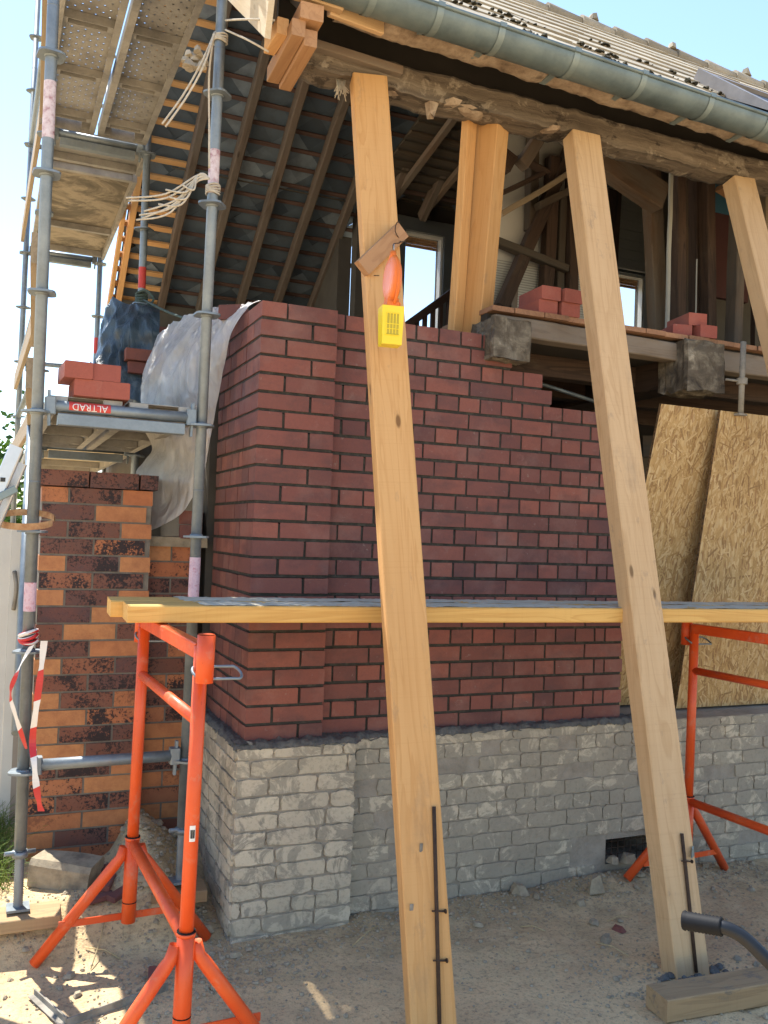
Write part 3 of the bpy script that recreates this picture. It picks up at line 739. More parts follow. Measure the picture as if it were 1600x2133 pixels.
# verge: barge board, block ends
bb = MB(); o = V((-.12, -.37, 3.81)); e = o+V((0, 2.05, 2.05*.76))
for (x0, x1) in ((-.135, -.11),):
    pts = [(o, 0), (e, 0), (e, .20), (o+V((0, -.05, 0)), .17)]
    A = [bb.vert((x0, p.y, p.z+h), (h, 0, p.y*1.3)) for p, h in pts]; Bq = [bb.vert((x1, p.y, p.z+h), (h, .02, p.y*1.3)) for p, h in pts]
    bb.face(A); bb.face(Bq[::-1])
    for i in range(4): bb.face((A[i], Bq[i], Bq[(i+1) % 4], A[(i+1) % 4]))
bb.build('barge_board', M['wood_pale'], house)
for k, (x0, y0, z0) in enumerate(((.065, -.22, 3.955), (.015, -.20, 3.885), (.075, -.20, 3.865))):
    w = MB(); w.beam((x0-.01, -.40+.02*k, z0), (x0+.01, .06, z0+.005), .058 if k else .1, .07, X, .003); w.build('wood_block', M['wood_slat'], plt)
w = MB(); w.beam((-.04, -.3, 3.92), (-.04, -.1, 3.93), .05, .07, X, .003); w.build('wood_block', M['pine_batten'], plt)
w = MB(); w.beam((-.10, -.36, 4.055), (.20, -.36, 4.045), .07, .045, (0, 0, 1), .004); w.beam((.15, -.33, 4.05), (.42, -.28, 4.06), .10, .03, (0, 0, 1), .004); w.build('fascia_board', M['pine_pale'], plt)
# rear slope seen from below
def rz(y, d=0): return 4.67-MS*(y-3.05)+d
rr = MB(); c = .16
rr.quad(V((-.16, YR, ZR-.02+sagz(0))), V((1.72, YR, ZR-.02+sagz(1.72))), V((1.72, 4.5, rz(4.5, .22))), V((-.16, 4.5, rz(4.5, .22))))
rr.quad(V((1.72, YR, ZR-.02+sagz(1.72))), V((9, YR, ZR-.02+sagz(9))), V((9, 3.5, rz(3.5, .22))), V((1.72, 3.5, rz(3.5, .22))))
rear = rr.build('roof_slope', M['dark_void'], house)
dn = V((0, 1, -MS)).normalized(); nb = V((0, MS, 1)).normalized()
su = MB(); s = .21
for i in range(-2, 26):
    for j in range(0, 28):
        cx = -.2+(i+.5*(j % 2))*s*1.42; t = j*s*.71
        o = V((0, YR, rz(YR, .17)))+dn*t; y = o.y
        if y > 4.42 or y < 1.95 or cx < -.10 or cx > 4: continue
        if cx > 1.75 and y > 3.2: continue
        h = s*.71; r = R(); tw = U(-.010, .010); tw2 = U(-.008, .008)
        pts = [V((cx-h*1.02, o.y, o.z))+nb*tw, V((cx, o.y, o.z))-dn*h*1.02+nb*tw2, V((cx+h*1.02, o.y, o.z))-nb*tw, V((cx, o.y, o.z))+dn*h*1.02-nb*tw2]
        su.face([su.vert(p+nb*(.002*((i+j) % 3))) for p in pts], 0, r)
su.build('slates', M['slate_under'], rear)
for i in range(24):
    t = .05+i*.158; p = V((0, YR, rz(YR, .125)))+dn*t
    if p.y > 4.45: break
    if i > 1:
        w = MB(); w.beam((-.2, p.y, p.z), (.24, p.y, p.z), .045, .028, dn, .002); w.build('roof_batten', M['pine_batten'], rear)
    w = MB(); w.beam((.24, p.y, p.z), (1.74 if p.y > 3.2 else 4, p.y, p.z+U(-.006, .006)), .034, .014, dn, .002); w.build('roof_batten', M['wood_batten_old'], rear, 'old brown roof batten')
for x in (.25, .585, .92, 1.27, 1.60, 1.95, 2.3, 2.7, 3.1):
    e = 4.4 if x < 1.72 else 3.2
    w = MB(); w.beam((x, YR-.05, rz(YR-.05, .05)), (x+U(-.02, .02), e, rz(e, .05)), .062, .10, X, .006, 0, 14, .007); w.build('rafter', M['wood_rafter'], rear)
for x in (-.135, -.205):
    w = MB(); w.beam((x, 2.0, rz(2.0, .08)), (x, 4.4, rz(4.4, .08)), .035 if x < -.2 else .05, .075, X, .003); w.build('verge_rafter', M['pine_batten'], rear)
# interior: rear wall with windows, partitions, posts
rw = MB()
W1 = (2.16, 2.545, 3.0, 4.50); W2 = (4.40, 4.815, 3.05, 4.475); W3 = (5.03, 5.35, 3.05, 4.46)
xs_ = [1.72]; 
for w in (W1, W2, W3):
    rw.box((xs_[-1], 3.3, 2.9), (w[0], 3.42, 4.62)); rw.box((w[0], 3.3, w[3]), (w[1], 3.42, 4.62)); rw.box((w[0], 3.3, 2.9), (w[1], 3.42, w[2])); xs_.append(w[1])
rw.box((xs_[-1], 3.3, 2.9), (9, 3.42, 4.62)); rw.box((-.15, 3.3, 0), (9, 3.42, 2.86)); rw.box((-.2, 4.3, 0), (1.74, 4.42, 3.80)); rw.box((1.60, 3.43, 2.9), (1.72, 4.3, 4.4))
rw.box((-.02, .86, 0), (.10, 4.3, 2.55)); rw.box((8.9, .3, 0), (9, 3.3, 5)); rw.box((8.9, .0, 0), (9, 3.3, 5.2))
rw.box((-.19, 2.3, 0), (.02, 4.2, 2.93)); rw.box((.1, 3.2, 4.62), (1.6, 3.21, 4.63))
rear_w = rw.build('interior_wall', M['dark_wall'], house)
for k, w in enumerate((W1, W2, W3)):
    f = MB(); t = .045
    f.box((w[0]-.14, 3.25, w[2]-.1), (w[0], 3.297, w[3]+.12)); f.box((w[1], 3.25, w[2]-.1), (w[1]+.14, 3.297, w[3]+.12)); f.box((w[0], 3.25, w[3]), (w[1], 3.296, w[3]+.118))
    win = f.build('window', M['frame_grey'], house)
    f = MB(); a = .018
    f.box((w[0], 3.285, w[2]), (w[0]+a, 3.345, w[3])); f.box((w[1]-a, 3.285, w[2]), (w[1], 3.345, w[3])); f.box((w[0]+a, 3.285, w[3]-a), (w[1]-a, 3.344, w[3])); f.build('frame', M['frame_white'], win)
    f = MB(); f.box((w[0]+a, 3.32, w[2]), (w[1]-a, 3.326, w[3]-a)); f.build('pane', M['glass'], win)
    f = MB()
    for i in range(3): f.box((w[0]+a, 3.36+.004*i, w[3]-a-.03*(i+1)), (w[1]-a, 3.375, w[3]-a-.03*i-.003))
    f.build('shutter', M['wood_slat'], win)
dc = MB()
dc.quad(V((1.75, 3.3, 4.74)), V((3.7, 3.3, 4.74)), V((3.7, 1.9, 5.02)), V((1.75, 1.9, 5.02)))
dcl = dc.build('boarded_ceiling', M['dark_wall'], house)
bd = MB()
for i in range(11): y = 3.25-i*.125; bd.beam((1.76, y, 4.735+.2*(3.3-y)), (3.6, y, 4.735+.2*(3.3-y)), .10, .016, (0, 1, 0), .002)
bd.build('boards', M['wood_dim'], dcl)
for x in (2.0, 2.35, 2.75, 3.15): w = MB(); w.beam((x, 3.28, 4.69), (x-.03, 1.95, 4.955), .05, .05, X, .003); w.build('ceiling_joist', M['wood_old'], dcl)
# partition of plaster with old studs
pt_ = MB(); pt_.box((2.0, 1.5, 2.95), (2.95, 1.56, 4.9)); 
part = pt_.build('partition', M['white_panel'], house)
gv = MB()
for i in range(42): z = 3.0+i*.018; gv.box((2.06, 1.4965, z), (2.92, 1.4985, z+.006))
gv.build('lath', M['siding'], part)
def stud(px0, py0, px1, py1, y, w, mat='wood_dim', d=.08, wob=.006):
    a, c = P(px0, py0, Y=y), P(px1, py1, Y=y); k = MB(); k.beam(a, c, w, d, X if abs(c.z-a.z) > abs(c.x-a.x) else Z, .005, 0, 6, wob); return k.build('stud', M[mat], part)
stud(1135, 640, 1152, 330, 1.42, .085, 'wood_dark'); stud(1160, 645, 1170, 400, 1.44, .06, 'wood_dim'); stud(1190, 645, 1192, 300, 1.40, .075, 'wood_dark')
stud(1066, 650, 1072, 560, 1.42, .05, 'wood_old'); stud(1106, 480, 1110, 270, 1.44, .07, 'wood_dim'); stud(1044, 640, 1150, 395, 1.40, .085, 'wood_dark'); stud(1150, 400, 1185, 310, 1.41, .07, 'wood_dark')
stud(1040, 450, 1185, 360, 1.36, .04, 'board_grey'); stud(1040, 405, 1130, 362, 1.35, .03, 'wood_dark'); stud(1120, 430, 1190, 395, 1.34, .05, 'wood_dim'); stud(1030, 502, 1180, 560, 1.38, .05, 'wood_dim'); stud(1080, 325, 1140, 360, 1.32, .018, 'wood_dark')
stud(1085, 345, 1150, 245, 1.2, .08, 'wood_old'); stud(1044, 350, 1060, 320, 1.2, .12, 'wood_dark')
def frame_post(px0, py0, px1, py1, y, w, mat, d=.09, name='frame_post'):
    a, c = P(px0, py0, Y=y), P(px1, py1, Y=y); k = MB(); k.beam(a, c, w, d, X if abs(c.z-a.z) > abs(c.x-a.x) else Z, .005, 0, 8, .005); return k.build(name, M[mat], house)
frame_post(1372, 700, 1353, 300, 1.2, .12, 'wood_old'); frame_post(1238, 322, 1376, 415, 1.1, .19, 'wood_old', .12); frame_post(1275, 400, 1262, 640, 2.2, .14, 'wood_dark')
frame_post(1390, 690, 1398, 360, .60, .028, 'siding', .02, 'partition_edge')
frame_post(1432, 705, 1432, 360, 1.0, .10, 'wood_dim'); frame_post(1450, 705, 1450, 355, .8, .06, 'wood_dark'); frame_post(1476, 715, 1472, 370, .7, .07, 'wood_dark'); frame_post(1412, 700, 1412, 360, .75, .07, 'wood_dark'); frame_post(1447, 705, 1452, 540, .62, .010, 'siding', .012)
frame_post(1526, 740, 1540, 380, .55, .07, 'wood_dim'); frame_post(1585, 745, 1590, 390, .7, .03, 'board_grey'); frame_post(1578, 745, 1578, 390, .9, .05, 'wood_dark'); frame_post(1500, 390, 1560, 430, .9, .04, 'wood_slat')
k = MB(); k.box((3.35, 1.2, 3.65), (4.1, 1.24, 4.45)); k.build('wall_panel', M['redwall'], house)
k = MB(); k.box((3.35, 1.19, 4.28), (4.3, 1.215, 4.6)); k.build('blue_film', M['blue_film'], house)
k = MB(); k.box((3.5, 1.6, 2.95), (6.5, 1.66, 5.0)); k.build('partition', M['dark_wall'], house, 'dark boarded partition')
sd = MB(); o = 0
for i in range(8): sd.box((3.75, 2.6+.002*(i % 2), 4.27+.088*i), (4.75, 2.64, 4.27+.088*i+.084))
sd.build('siding', M['siding'], house)
# stair rail
st = MB(); a, c = P(845, 680, Y=2.5), P(945, 607, Y=2.5); st.beam(a, c, .06, .05, Z); rail = st.build('stair_rail', M['stair_brown'], house)
for i in range(6):
    t = (i+.4)/6; q = a+(c-a)*t; k = MB(); k.beam(q+V((0, 0, -.4)), q, .035, .03, X); k.build('baluster', M['stair_brown'], rail)
# upper floor: slab edge, boards, floor beam, joist ends
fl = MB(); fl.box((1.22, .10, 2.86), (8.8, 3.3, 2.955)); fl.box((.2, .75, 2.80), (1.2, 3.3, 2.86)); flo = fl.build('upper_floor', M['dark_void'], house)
x = 1.21
while x < 5.4:
    w = U(.13, .19); k = MB(); k.beam((x+w/2, .03+U(-.008, .01), 2.968), (x+w/2, .6, 2.968), w-.004, .026, X, .002); k.build('floor_board', M['floor_edge'], flo); x += w
k = MB(); k.beam((1.24, .10, 2.895), (2.42, .10, 2.885), .10, .10, Z, .006, 0, 10, .006); k.beam((2.66, .11, 2.875), (5.2, .11, 2.87), .12, .10, Z, .006, 0, 10, .006); k.build('floor_beam', M['wood_weathered'], flo)
for i, (x0, x1, z0, z1, yy) in enumerate(((1.19, 1.405, 2.70, 2.905, -.03), (2.425, 2.69, 2.66, 2.94, -.035))):
    k = MB()
    def blk(u, v, x0=x0, x1=x1, z0=z0, z1=z1, yy=yy):
        t = u*4; i_ = min(int(t), 3); f = t-i_; c = [(x0, z0), (x1, z0), (x1, z1), (x0, z1), (x0, z0)]
        x = c[i_][0]*(1-f)+c[i_+1][0]*f; z = c[i_][1]*(1-f)+c[i_+1][1]*f
        return V((x+.020*nz(z, v, 3, 7)+.008*nz(z, v, 6, 30), yy+v*.24+.014*nz(x, z, 5, 12)*(v == 0), z+.020*nz(x, v, 1, 8)+.008*nz(x, v, 9, 30)))
    k.grid(blk, 32, 10, 0, False, .5, lambda u, v: (u*.6, 0, v)); k.face([k.vert(blk(t/16, 0), (t*.05, 1, 0)) for t in range(16)][::-1])
    je = k.build('joist_end', M['block_end'], flo); k = MB(); k.beam(((x0+x1)/2, .18, (z0+z1)/2+.02), ((x0+x1)/2, 3.2, (z0+z1)/2+.02), (x1-x0)*.8, (z1-z0)*.85, X, .004); k.build('joist', M['wood_dark'], flo)
for y, z, xx in ((.5, 2.80, 1.45), (1.0, 2.78, 1.45), (1.6, 2.76, 1.45)):
    k = MB(); k.beam((xx, y, z), (7, y, z), .12, .12, Z, .004, 0, 5, .005); k.build('ceiling_beam', M['wood_dark'], flo)
k = MB(); k.tube([P(1120, 797, Y=.6), P(1245, 838, Y=.6)], .012, 8); k.build('pipe', M['galvanised'], flo)
k = MB(); k.beam(P(1335, 930, Y=1.4), P(1420, 930, Y=1.4), .16, .05, Z); k.build('cellar_board', M['wood_dim'], flo)
# ------------------------------------------------------------------ raking props
def prop(label, tl_, tr_, bl_, br_, d, rebar):
    """squared timber; the four given points are the corners of its front face"""
    r = thing('raking_prop', label, 'timber prop', (bl_+br_)/2, 'raking timber props under the eave beam')
    c0, c1 = (bl_+br_)/2, (tl_+tr_)/2; s = ((tr_-tl_)+(br_-bl_)); w = ((tr_-tl_).length+(br_-bl_).length)/2
    ax_ = (c1-c0).normalized(); s = (s-ax_*s.dot(ax_)).normalized(); nrm = ax_.cross(s)
    if nrm.y < 0: nrm = -nrm
    b = MB(); b.beam(c0+nrm*d/2, c1+nrm*d/2, w, d, s, .005, 0, 1); b.build('timber', M[rebar[0]], r)
    return r, c0, c1, s, nrm, ax_, w
pr1, a0, a1, s1_, n1_, x1_, w1_ = prop('raking timber prop in the middle, carrying the warning lamp and a long rebar', P(739, 150, Y=-.06), P(803, 158, Y=-.06), P(857, 2200, Z=0), P(961, 2200, Z=0), .088, ('pine_new',))
pr2, b0, b1, s2_, n2_, x2_, w2_ = prop('raking timber prop between the brick wall end and the orange trestle, foot stuck in mortar', P(1195, 270, Y=-.06), P(1250, 280, Y=-.06), P(1410, 2043, Z=.0), P(1482, 2030, Z=.0), .10, ('pine_pale',))
c_, d_ = P(1530, 365, Y=-.06), P(1574, 372, Y=-.06)
pr3, e0, e1, s3_, n3_, x3_, w3_ = prop('raking timber prop cut off by the right edge of the photo', c_, d_, c_+V((1.0*.28, -1.0, -c_.z)), d_+V((.28, -1.0, -d_.z)), .10, ('pine_pale',))
def rebar(par, p, q, n, nails):
    b = MB(); b.tube([p-n*.008, (p+q)/2-n*.009, q-n*.008], .0075, 7); o = b.build('rebar', M['rebar'], par)
    for t in nails:
        k = MB(); c = p+(q-p)*t-n*.012; k.tube([c-V((.02, 0, 0)), c+V((.03, -.004, -.006))], .0035, 5); k.tube([c+V((.03, -.004, -.006)), c+V((.035, -.004, -.006))], .008, 6); k.build('nail', M['rebar'], o)
def onface(a0, nrm, x, y):
    d = P(x, y, D=1)-CAM; t = (a0-CAM).dot(nrm)/d.dot(nrm); return CAM+d*t
rebar(pr1, onface(a0, n1_, 903, 1680), onface(a0, n1_, 916, 2190), n1_, (.44, .64))
rebar(pr2, onface(b0, n2_, 1418, 1736), onface(b0, n2_, 1448, 2025), n2_, (.2,))
for x, y, w, h in ((877, 1766, .006, .03), (857, 1890, .007, .022)):
    c = onface(a0, n1_, x, y)-n1_*.003; b = MB(); b.box(c-V((w, .001, h/2)), c+V((w, .001, h/2))); b.build('paper_tag', M['concrete'], pr1)
# mortar blob and heap at the foot of the second prop
b = MB()
for k in range(46):
    q = (b0)+V((U(-.16, .16), U(-.10, .05), 0)); b.rock((q.x, q.y, gh(q.x, q.y)+.006), U(.008, .032), 0, .55)
o = b.build('mortar_heap', M['mortar_fresh']); setorigin(o, b0); tag(o, 'heap of grey mortar crumbs round the foot of the second raking prop', 'mortar', None, 'stuff')
b = MB(); c = onface(b0, n2_, 1442, 1785)
b.rock(c+V((0, -.002, 0)), (.03, .004, .045), 0, .1); b.build('paint_splash', M['zinc_strap'], pr2)
# cross slat nailed to the prop and the warning lamp
sl0, sl1 = onface(a0, n1_, 755, 562)-n1_*.022, onface(a0, n1_, 828, 492)-n1_*.022
b = MB(); b.beam(sl0-(sl1-sl0).normalized()*.012, sl1+(sl1-sl0).normalized()*.02, .075, .042, Z, .002, 0, 1); b.build('cross_slat', M['wood_slat'], pr1)
b = MB(); c = onface(a0, n1_, 783, 577); b.tube([c-n1_*.01-V((.012, 0, 0)), c-n1_*.02+V((.012, 0, -.002))], .002, 5); b.build('nail', M['rebar'], pr1)
hk = sl1-n1_*.024+V((-.010, 0, -.045))
LC = P(817, 588, D=3.68)
lamp = thing('warning_lamp', 'hanging orange and yellow battery warning lamp on the middle raking prop', 'warning lamp', LC)
la = V((-.985, .06, 0)).normalized()      # lens axis: the disc is seen nearly edge on
ls = V((la.y, -la.x, 0))
def lens(u, v):
    t = u*2*math.pi; ph = (v-.5)*math.pi
    r = math.cos(ph)**.55; h = math.sin(ph)*.026
    return LC+V((0, 0, .005))+(ls*math.cos(t)*.078+Z*math.sin(t)*.104*(1-.12*(math.sin(t) < 0)))*r+la*h
b = MB(); b.grid(lens, 40, 16, 0, True); b.tube([LC+(ls*math.cos(t)*.079+Z*math.sin(t)*.105) for t in [i*math.pi/16 for i in range(32)]], .007, 6, 0, False, True)
b.tube([LC+V((0, 0, .09)), LC+V((0, 0, .128))], [.02, .012], 8)
b.build('lens', M['lens_orange'], lamp)
b = MB(); b.beam(LC+V((0, 0, -.105)), LC+V((0, 0, -.088)), .075, .06, ls, .01); b.beam(LC+V((0, 0, -.09)), LC+V((0, 0, -.07)), .06, .05, ls, .01); b.build('lens_collar', M['lens_orange'], lamp)
bx = MB(); ang = V((.98, -.17, 0)).normalized(); 
def tb(mb, z0, z1, w0, w1, d0, d1, off=V((0, 0, 0))):
    n_ = ang.cross(Z)*-1
    if n_.y < 0: n_ = -n_
    ps = []
    for z, w, d in ((z0, w0, d0), (z1, w1, d1)):
        for (i, j) in ((-1, -1), (1, -1), (1, 1), (-1, 1)): ps.append(LC+V((0, 0, z))+ang*(i*w/2)+n_*(j*d/2)+off)
    ix = [mb.vert(p) for p in ps]
    for q in ((3, 2, 1, 0), (4, 5, 6, 7), (0, 1, 5, 4), (1, 2, 6, 5), (2, 3, 7, 6), (3, 0, 4, 7)): mb.face([ix[k] for k in q])
tb(bx, -.262, -.105, .082, .092, .070, .078)
body = bx.build('battery_box', M['yellow_plastic'], lamp)
gr = MB(); n_ = ang.cross(Z); n_ = -n_ if n_.y < 0 else n_
fo = -n_*.0395
for i in range(5):
    x = -.026+i*.013; gr.beam(LC+ang*x+fo+V((0, 0, -.225))+n_*.003, LC+ang*x+fo+V((0, 0, -.135)), .0035, .004, ang, .0004)
for z in (-.225, -.20, -.18, -.135): gr.beam(LC-ang*.028+fo+V((0, 0, z))+n_*.0015, LC+ang*.028+fo+V((0, 0, z))+n_*.0015, .003, .005, Z, .0004)
gr.build('grille', M['yellow_plastic'], body)
gr = MB(); tb(gr, -.222, -.138, .052, .052, .001, .001, -n_*.0382); gr.build('recess_shade', M['yellow_shade'], body)  # flat plate behind the grille bars, hollow's shade painted as darker yellow
b = MB(); top = LC+V((0, 0, .128)); b.tube(spline([top, top+V((0, 0, .03)), hk+V((.012, -.006, -.008)), hk+V((-.02, -.02, .03)), hk+V((-.012, -.014, .07)), hk+V((.006, -.006, .08))], 6), .0022, 6)
b.tube(spline([hk+V((.012, -.006, -.008)), hk+V((.035, 0, .0)), hk+V((.045, .01, .02))], 5), .0022, 6); b.build('hook_wire', M['rebar'], lamp)
b = MB(); b.tube([top-V((0, 0, .005)), top+V((0, 0, .03))], .004, 6); b.build('eyelet', M['aluminium'], lamp)
# upright twin posts behind the new wall
def upost(label, pts0, pts1, y, w, d, side, mat):
    b = MB(); b.beam(pts0, pts1, w, d, side, .004); o = b.build('post', M[mat]); setorigin(o, pts0); tag(o, label, 'timber post', 'new upright posts behind the brick wall')
upost('broad upright timber post behind the brick wall, right of its narrower neighbour', P(986, 720, Y=.27), P(1029, 225, Y=.12), 0, .135, .12, V((.5, -.866, 0)), 'pine_new')
upost('narrow upright timber board left of the broad post behind the brick wall', P(946, 720, Y=.27), P(980, 225, Y=.12), 0, .045, .085, V((.5, -.866, 0)), 'pine_new')
# ------------------------------------------------------------------ planks on trestles
pd = V((3.05, -.145, 0)).normalized(); pn = V((pd.y*-1, pd.x, 0))
pf = V((-.595, -.473, 1.428))
def plank(label, off, start, w, end):
    c = pf+pn*(off+w/2)+V((0, 0, .0325))+pd*start
    b = MB(); b.beam(c, c+pd*end, w-.006, .065, pn, .005, 0, 1); o = b.build('scaffold_plank', M['pine_plank']); setorigin(o, c)
    tag(o, label, 'plank', 'planks laid across the orange trestles')
    m = MB()
    def dust(u, v):
        q = c+pd*(.28+.05*nz(0, v, 3, 4)+u*(end-.34))+pn*((v-.5)*(w-.018)*(1+.10*nz(u*20, v, 1, 2))); return q+V((0, 0, .0342+.0035*max(-.5, nz(q.x, q.y, 2, 9))+.0025*nz(q.x, q.y, 5, 50)))
    m.grid(dust, 240, 10); m.build('mortar_dust', M['dust'], o)
plank('yellowish timber plank along the front of the trestles, dusted with mortar', 0, .0, .22, 3.7)
plank('rear yellowish timber plank on the trestles, its end sticking out further left', .222, -.045, .22, 3.75)
# ------------------------------------------------------------------ orange trestles
OR = M['orange_paint']
def trestle(label, F, N, g_, sticker):
    """F, N: axes of far and near post at ground height g_; tops measured up from g_"""
    up_ = lambda p, z, q: V((p.x+q*z, p.y, g_+z)); tilt = .012
    r = thing('trestle', label, 'trestle', ((F.x+N.x)/2, (F.y+N.y)/2, g_), 'orange builder\'s trestles')
    u = (N-F).normalized(); side = V((-u.y, u.x, 0)); side = side if side.x > 0 else -side
    for p, sg in ((F, -1), (N, 1)):
        f = lambda z, p=p: up_(p, z, tilt)
        b = MB(); b.tube([f(.40), f(1.37)], .0235, 14); b.build('post', OR, r)
        b = MB(); b.tube([f(.12), f(.46)], .029, 14); b.tube([f(.455), f(.465)], .031, 14); o = b.build('foot_tube', OR, r)
        k = MB(); k.tube([f(.464), f(.469)], .0305, 14); k.tube([f(.200), f(.204)], .0298, 14); k.build('weld_seam', M['rubber'], o)
        b = MB(); q = u*sg*.055; b.tube([f(1.26)+q, f(1.41)+q], .029, 14); b.tube([f(1.412)+q, f(1.412)+q+V((0, 0, .0005))], .026, 14, 0); b.build('sleeve', OR, r)
        for sd in (-1, 1):
            ft = f(0); foot = V((p.x, p.y, g_))+side*sd*.35+u*(-.06 if sg < 0 else .03); foot.z = gh(foot.x, foot.y)+.012
            tp = f(.43)+side*sd*.034; el = f(.385)+side*sd*.045
            b = MB(); b.tube([tp, el, el+(foot-el)*.06, foot], [.018, .021, .023, .023], 12, 0, True, False, None, 1.0); b.build('leg', OR, r)
        a, c = f(.135)+side*.27, f(.135)-side*.27
        b = MB(); b.beam(a-u*.026, c-u*.026, .028, .006, Z, .001); b.build('leg_brace', OR, r)
        b = MB(); pc = f(1.285)+u*sg*.02+side*.05; pts = []
        for i in range(28):
            t = 2*math.pi*i/28; xx = math.cos(t)*.024+(.052 if math.cos(t) > 0 else -.052); pts.append(pc+side*xx*1.05+u*math.sin(t)*.030+V((0, 0, -.006*math.cos(t)-.016*math.sin(t))))
        b.tube(pts, .0048, 8, 0, False, True); b.build('locking_ring', M['galvanised'], r)
    f = lambda p, z: up_(p, z, tilt)
    b = MB(); b.beam(f(F, 1.352), f(N, 1.352), .05, .04, Z, .003); b.build('top_bar', OR, r)
    b = MB(); b.tube([f(F, 1.13), f(N, 1.13)], .02, 12); b.build('cross_bar', OR, r)
    b = MB(); b.tube([f(F, .44), f(N, .44)], .0215, 12); b.build('cross_bar', OR, r)
    if sticker:
        b = MB(); q = f(N, .78)
        def lab(u_, v_):
            a = rad(-118+44*u_); return q+V((math.cos(a)*.0242, math.sin(a)*.0242, (v_-.5)*.05))
        b.grid(lab, 8, 1); o = b.build('label_sticker', M['label_white'], r)
        b = MB()
        for i in range(7):
            w = .002+.0015*(i % 3)
            a0_ = rad(-112+i*5); b.quad(*[q+V((math.cos(a0_+da)*.0246, math.sin(a0_+da)*.0246, dz)) for da, dz in ((0, -.015), (w*30, -.015), (w*30, .012), (0, .012))])
        b.build('print_marks', M['ink'], o)
trestle('orange steel trestle at the left end of the planks, nearest the scaffold', V((-.490, -.105, 0)), V((-.456, -1.05, 0)), .045, True)
trestle('orange steel trestle on the right in front of the leaning chipboard', V((2.37, -.185, 0)), V((2.42, -1.13, 0)), .0, False)
# ------------------------------------------------------------------ chipboard panels
def panel(label, tl_, bl_, w, th=.018, rotx=0.0):
    d = (tl_-bl_); H = d.length; d = d.normalized(); n = X.cross(d).normalized(); n = -n if n.y < 0 else n
    r = MB(); o_ = U(0, 5)
    def at(u, v, k): return bl_+X*u+d*v+n*k
    for k, fl_ in ((0, 0), (th, 1)):
        i = [r.vert(at(u, v, k), (u+o_, k, v)) for u, v in ((0, 0), (w, 0), (w, H), (0, H))]; r.face(i if not fl_ else i[::-1])
    for (u0, v0, u1, v1) in ((0, 0, w, 0), (w, 0, w, H), (w, H, 0, H), (0, H, 0, 0)):
        r.quad(at(u0, v0, 0), at(u0, v0, th), at(u1, v1, th), at(u1, v1, 0), 1)
    for k in range(int(w*2100)):
        u, v = U(.02, w-.02), U(.02, H-.02); a = random.gauss(1.57, .62); l, h = U(.018, .055), U(.003, .0075)
        du, dv = math.cos(a), math.sin(a); q = []
        for s1, s2 in ((-1, -.6), (U(.7, 1), -1), (1, .7), (U(-1, -.7), 1)):
            x, y = u+du*l*s1-dv*h*s2, v+dv*l*s1+du*h*s2; q.append((min(max(x, .002), w-.002), min(max(y, .002), H-.002)))
        e = -U(.0003, .0011); r.face([r.vert(at(x, y, e)) for x, y in q], 2, R())
    o = r.build('chipboard_panel', [M['osb'], M['osb_edge'], M['osb_strand']]); setorigin(o, bl_); tag(o, label, 'chipboard', 'chipboard panels leaning in the wall opening')
panel('narrower strand board panel leaning behind its neighbour, just right of the brick wall', V((2.262, -.02, 2.565)), V((2.215, .36, .845)), .75)
panel('strand board leaning at the right photo edge, in front of the other panel', V((2.632, -.075, 2.555)), V((2.62, .20, .845)), 1.25)
# adjustable steel prop under the floor edge
b = MB(); a, c = P(1549, 712, Y=-.10), P(1543, 862, Y=-.10); b.tube([a, c], .016, 10); m_ = a+(c-a)*.55; b.disc(m_, .03, .035, 8); b.tube([m_, m_-V((.10, -.02, -.004))], .007, 6); b.box(c-V((.03, .02, .01)), c+V((.03, .02, 0)))
o = b.build('steel_prop', M['concrete']); setorigin(o, c); tag(o, 'short mortar-crusted steel clamp standing on the right chipboard panel under the floor edge', 'steel clamp')
# ------------------------------------------------------------------ loose bricks
def brick(label, c, yaw=0.0, mat='brick_bright', group=None, size=(.24, .115, .071), name='brick'):
    b = MB(); b.beam(V((-size[0]/2, 0, size[2]/2)), V((size[0]/2, 0, size[2]/2)), size[2], size[1], Z, .003)
    o = b.build(name, M[mat]); o.location = c; o.rotation_euler = (0, 0, yaw); tag(o, label, 'brick', group); return o
DZ = 2.335
G = 'bricks stacked on the scaffold deck'
brick('lower left brick of the small pile on the scaffold deck', (-.725, .20, DZ), 1.60, group=G); brick('lower right brick of the small pile on the scaffold deck', (-.605, .20, DZ), 1.55, group=G)
brick('upper left brick of the pile on the scaffold deck, nearest the outer pole', (-.77, .19, DZ+.072), 1.62, group=G); brick('upper right brick of the pile on the scaffold deck, in front of the tarpaulin', (-.645, .20, DZ+.072), 1.54, group=G)
G = 'bricks stacked on the upper floor edge'
fz = 2.982
brick('lower left brick of the stack left of the second raking prop', (1.55, .16, fz), 1.57, group=G); brick('lower right brick of the stack left of the second raking prop', (1.685, .15, fz), 1.57, group=G)
brick('upper left brick of the stack left of the second raking prop', (1.565, .15, fz+.072), 1.53, group=G); brick('upper right brick of the stack left of the second raking prop', (1.69, .14, fz+.072), 1.6, group=G)
brick('lower brick of the low stack between the second and third raking props', (2.52, .20, fz), 1.3, group=G); brick('front right brick of the low stack between the second and third raking props', (2.63, .14, fz), 1.5, group=G)
brick('top brick of the low stack between the second and third raking props', (2.60, .18, fz+.072), 1.38, group=G)
brick('lone brick lying on the mortar cap between the klinker pillar and the red pier', (-.10, .90, 1.735), 1.4, 'brick_red'); brick('brick lying on another brick behind the inner scaffold pole', (-.09, .92, 1.81), 1.3, 'brick_red')
q = P(302, 745, Y=1.75)
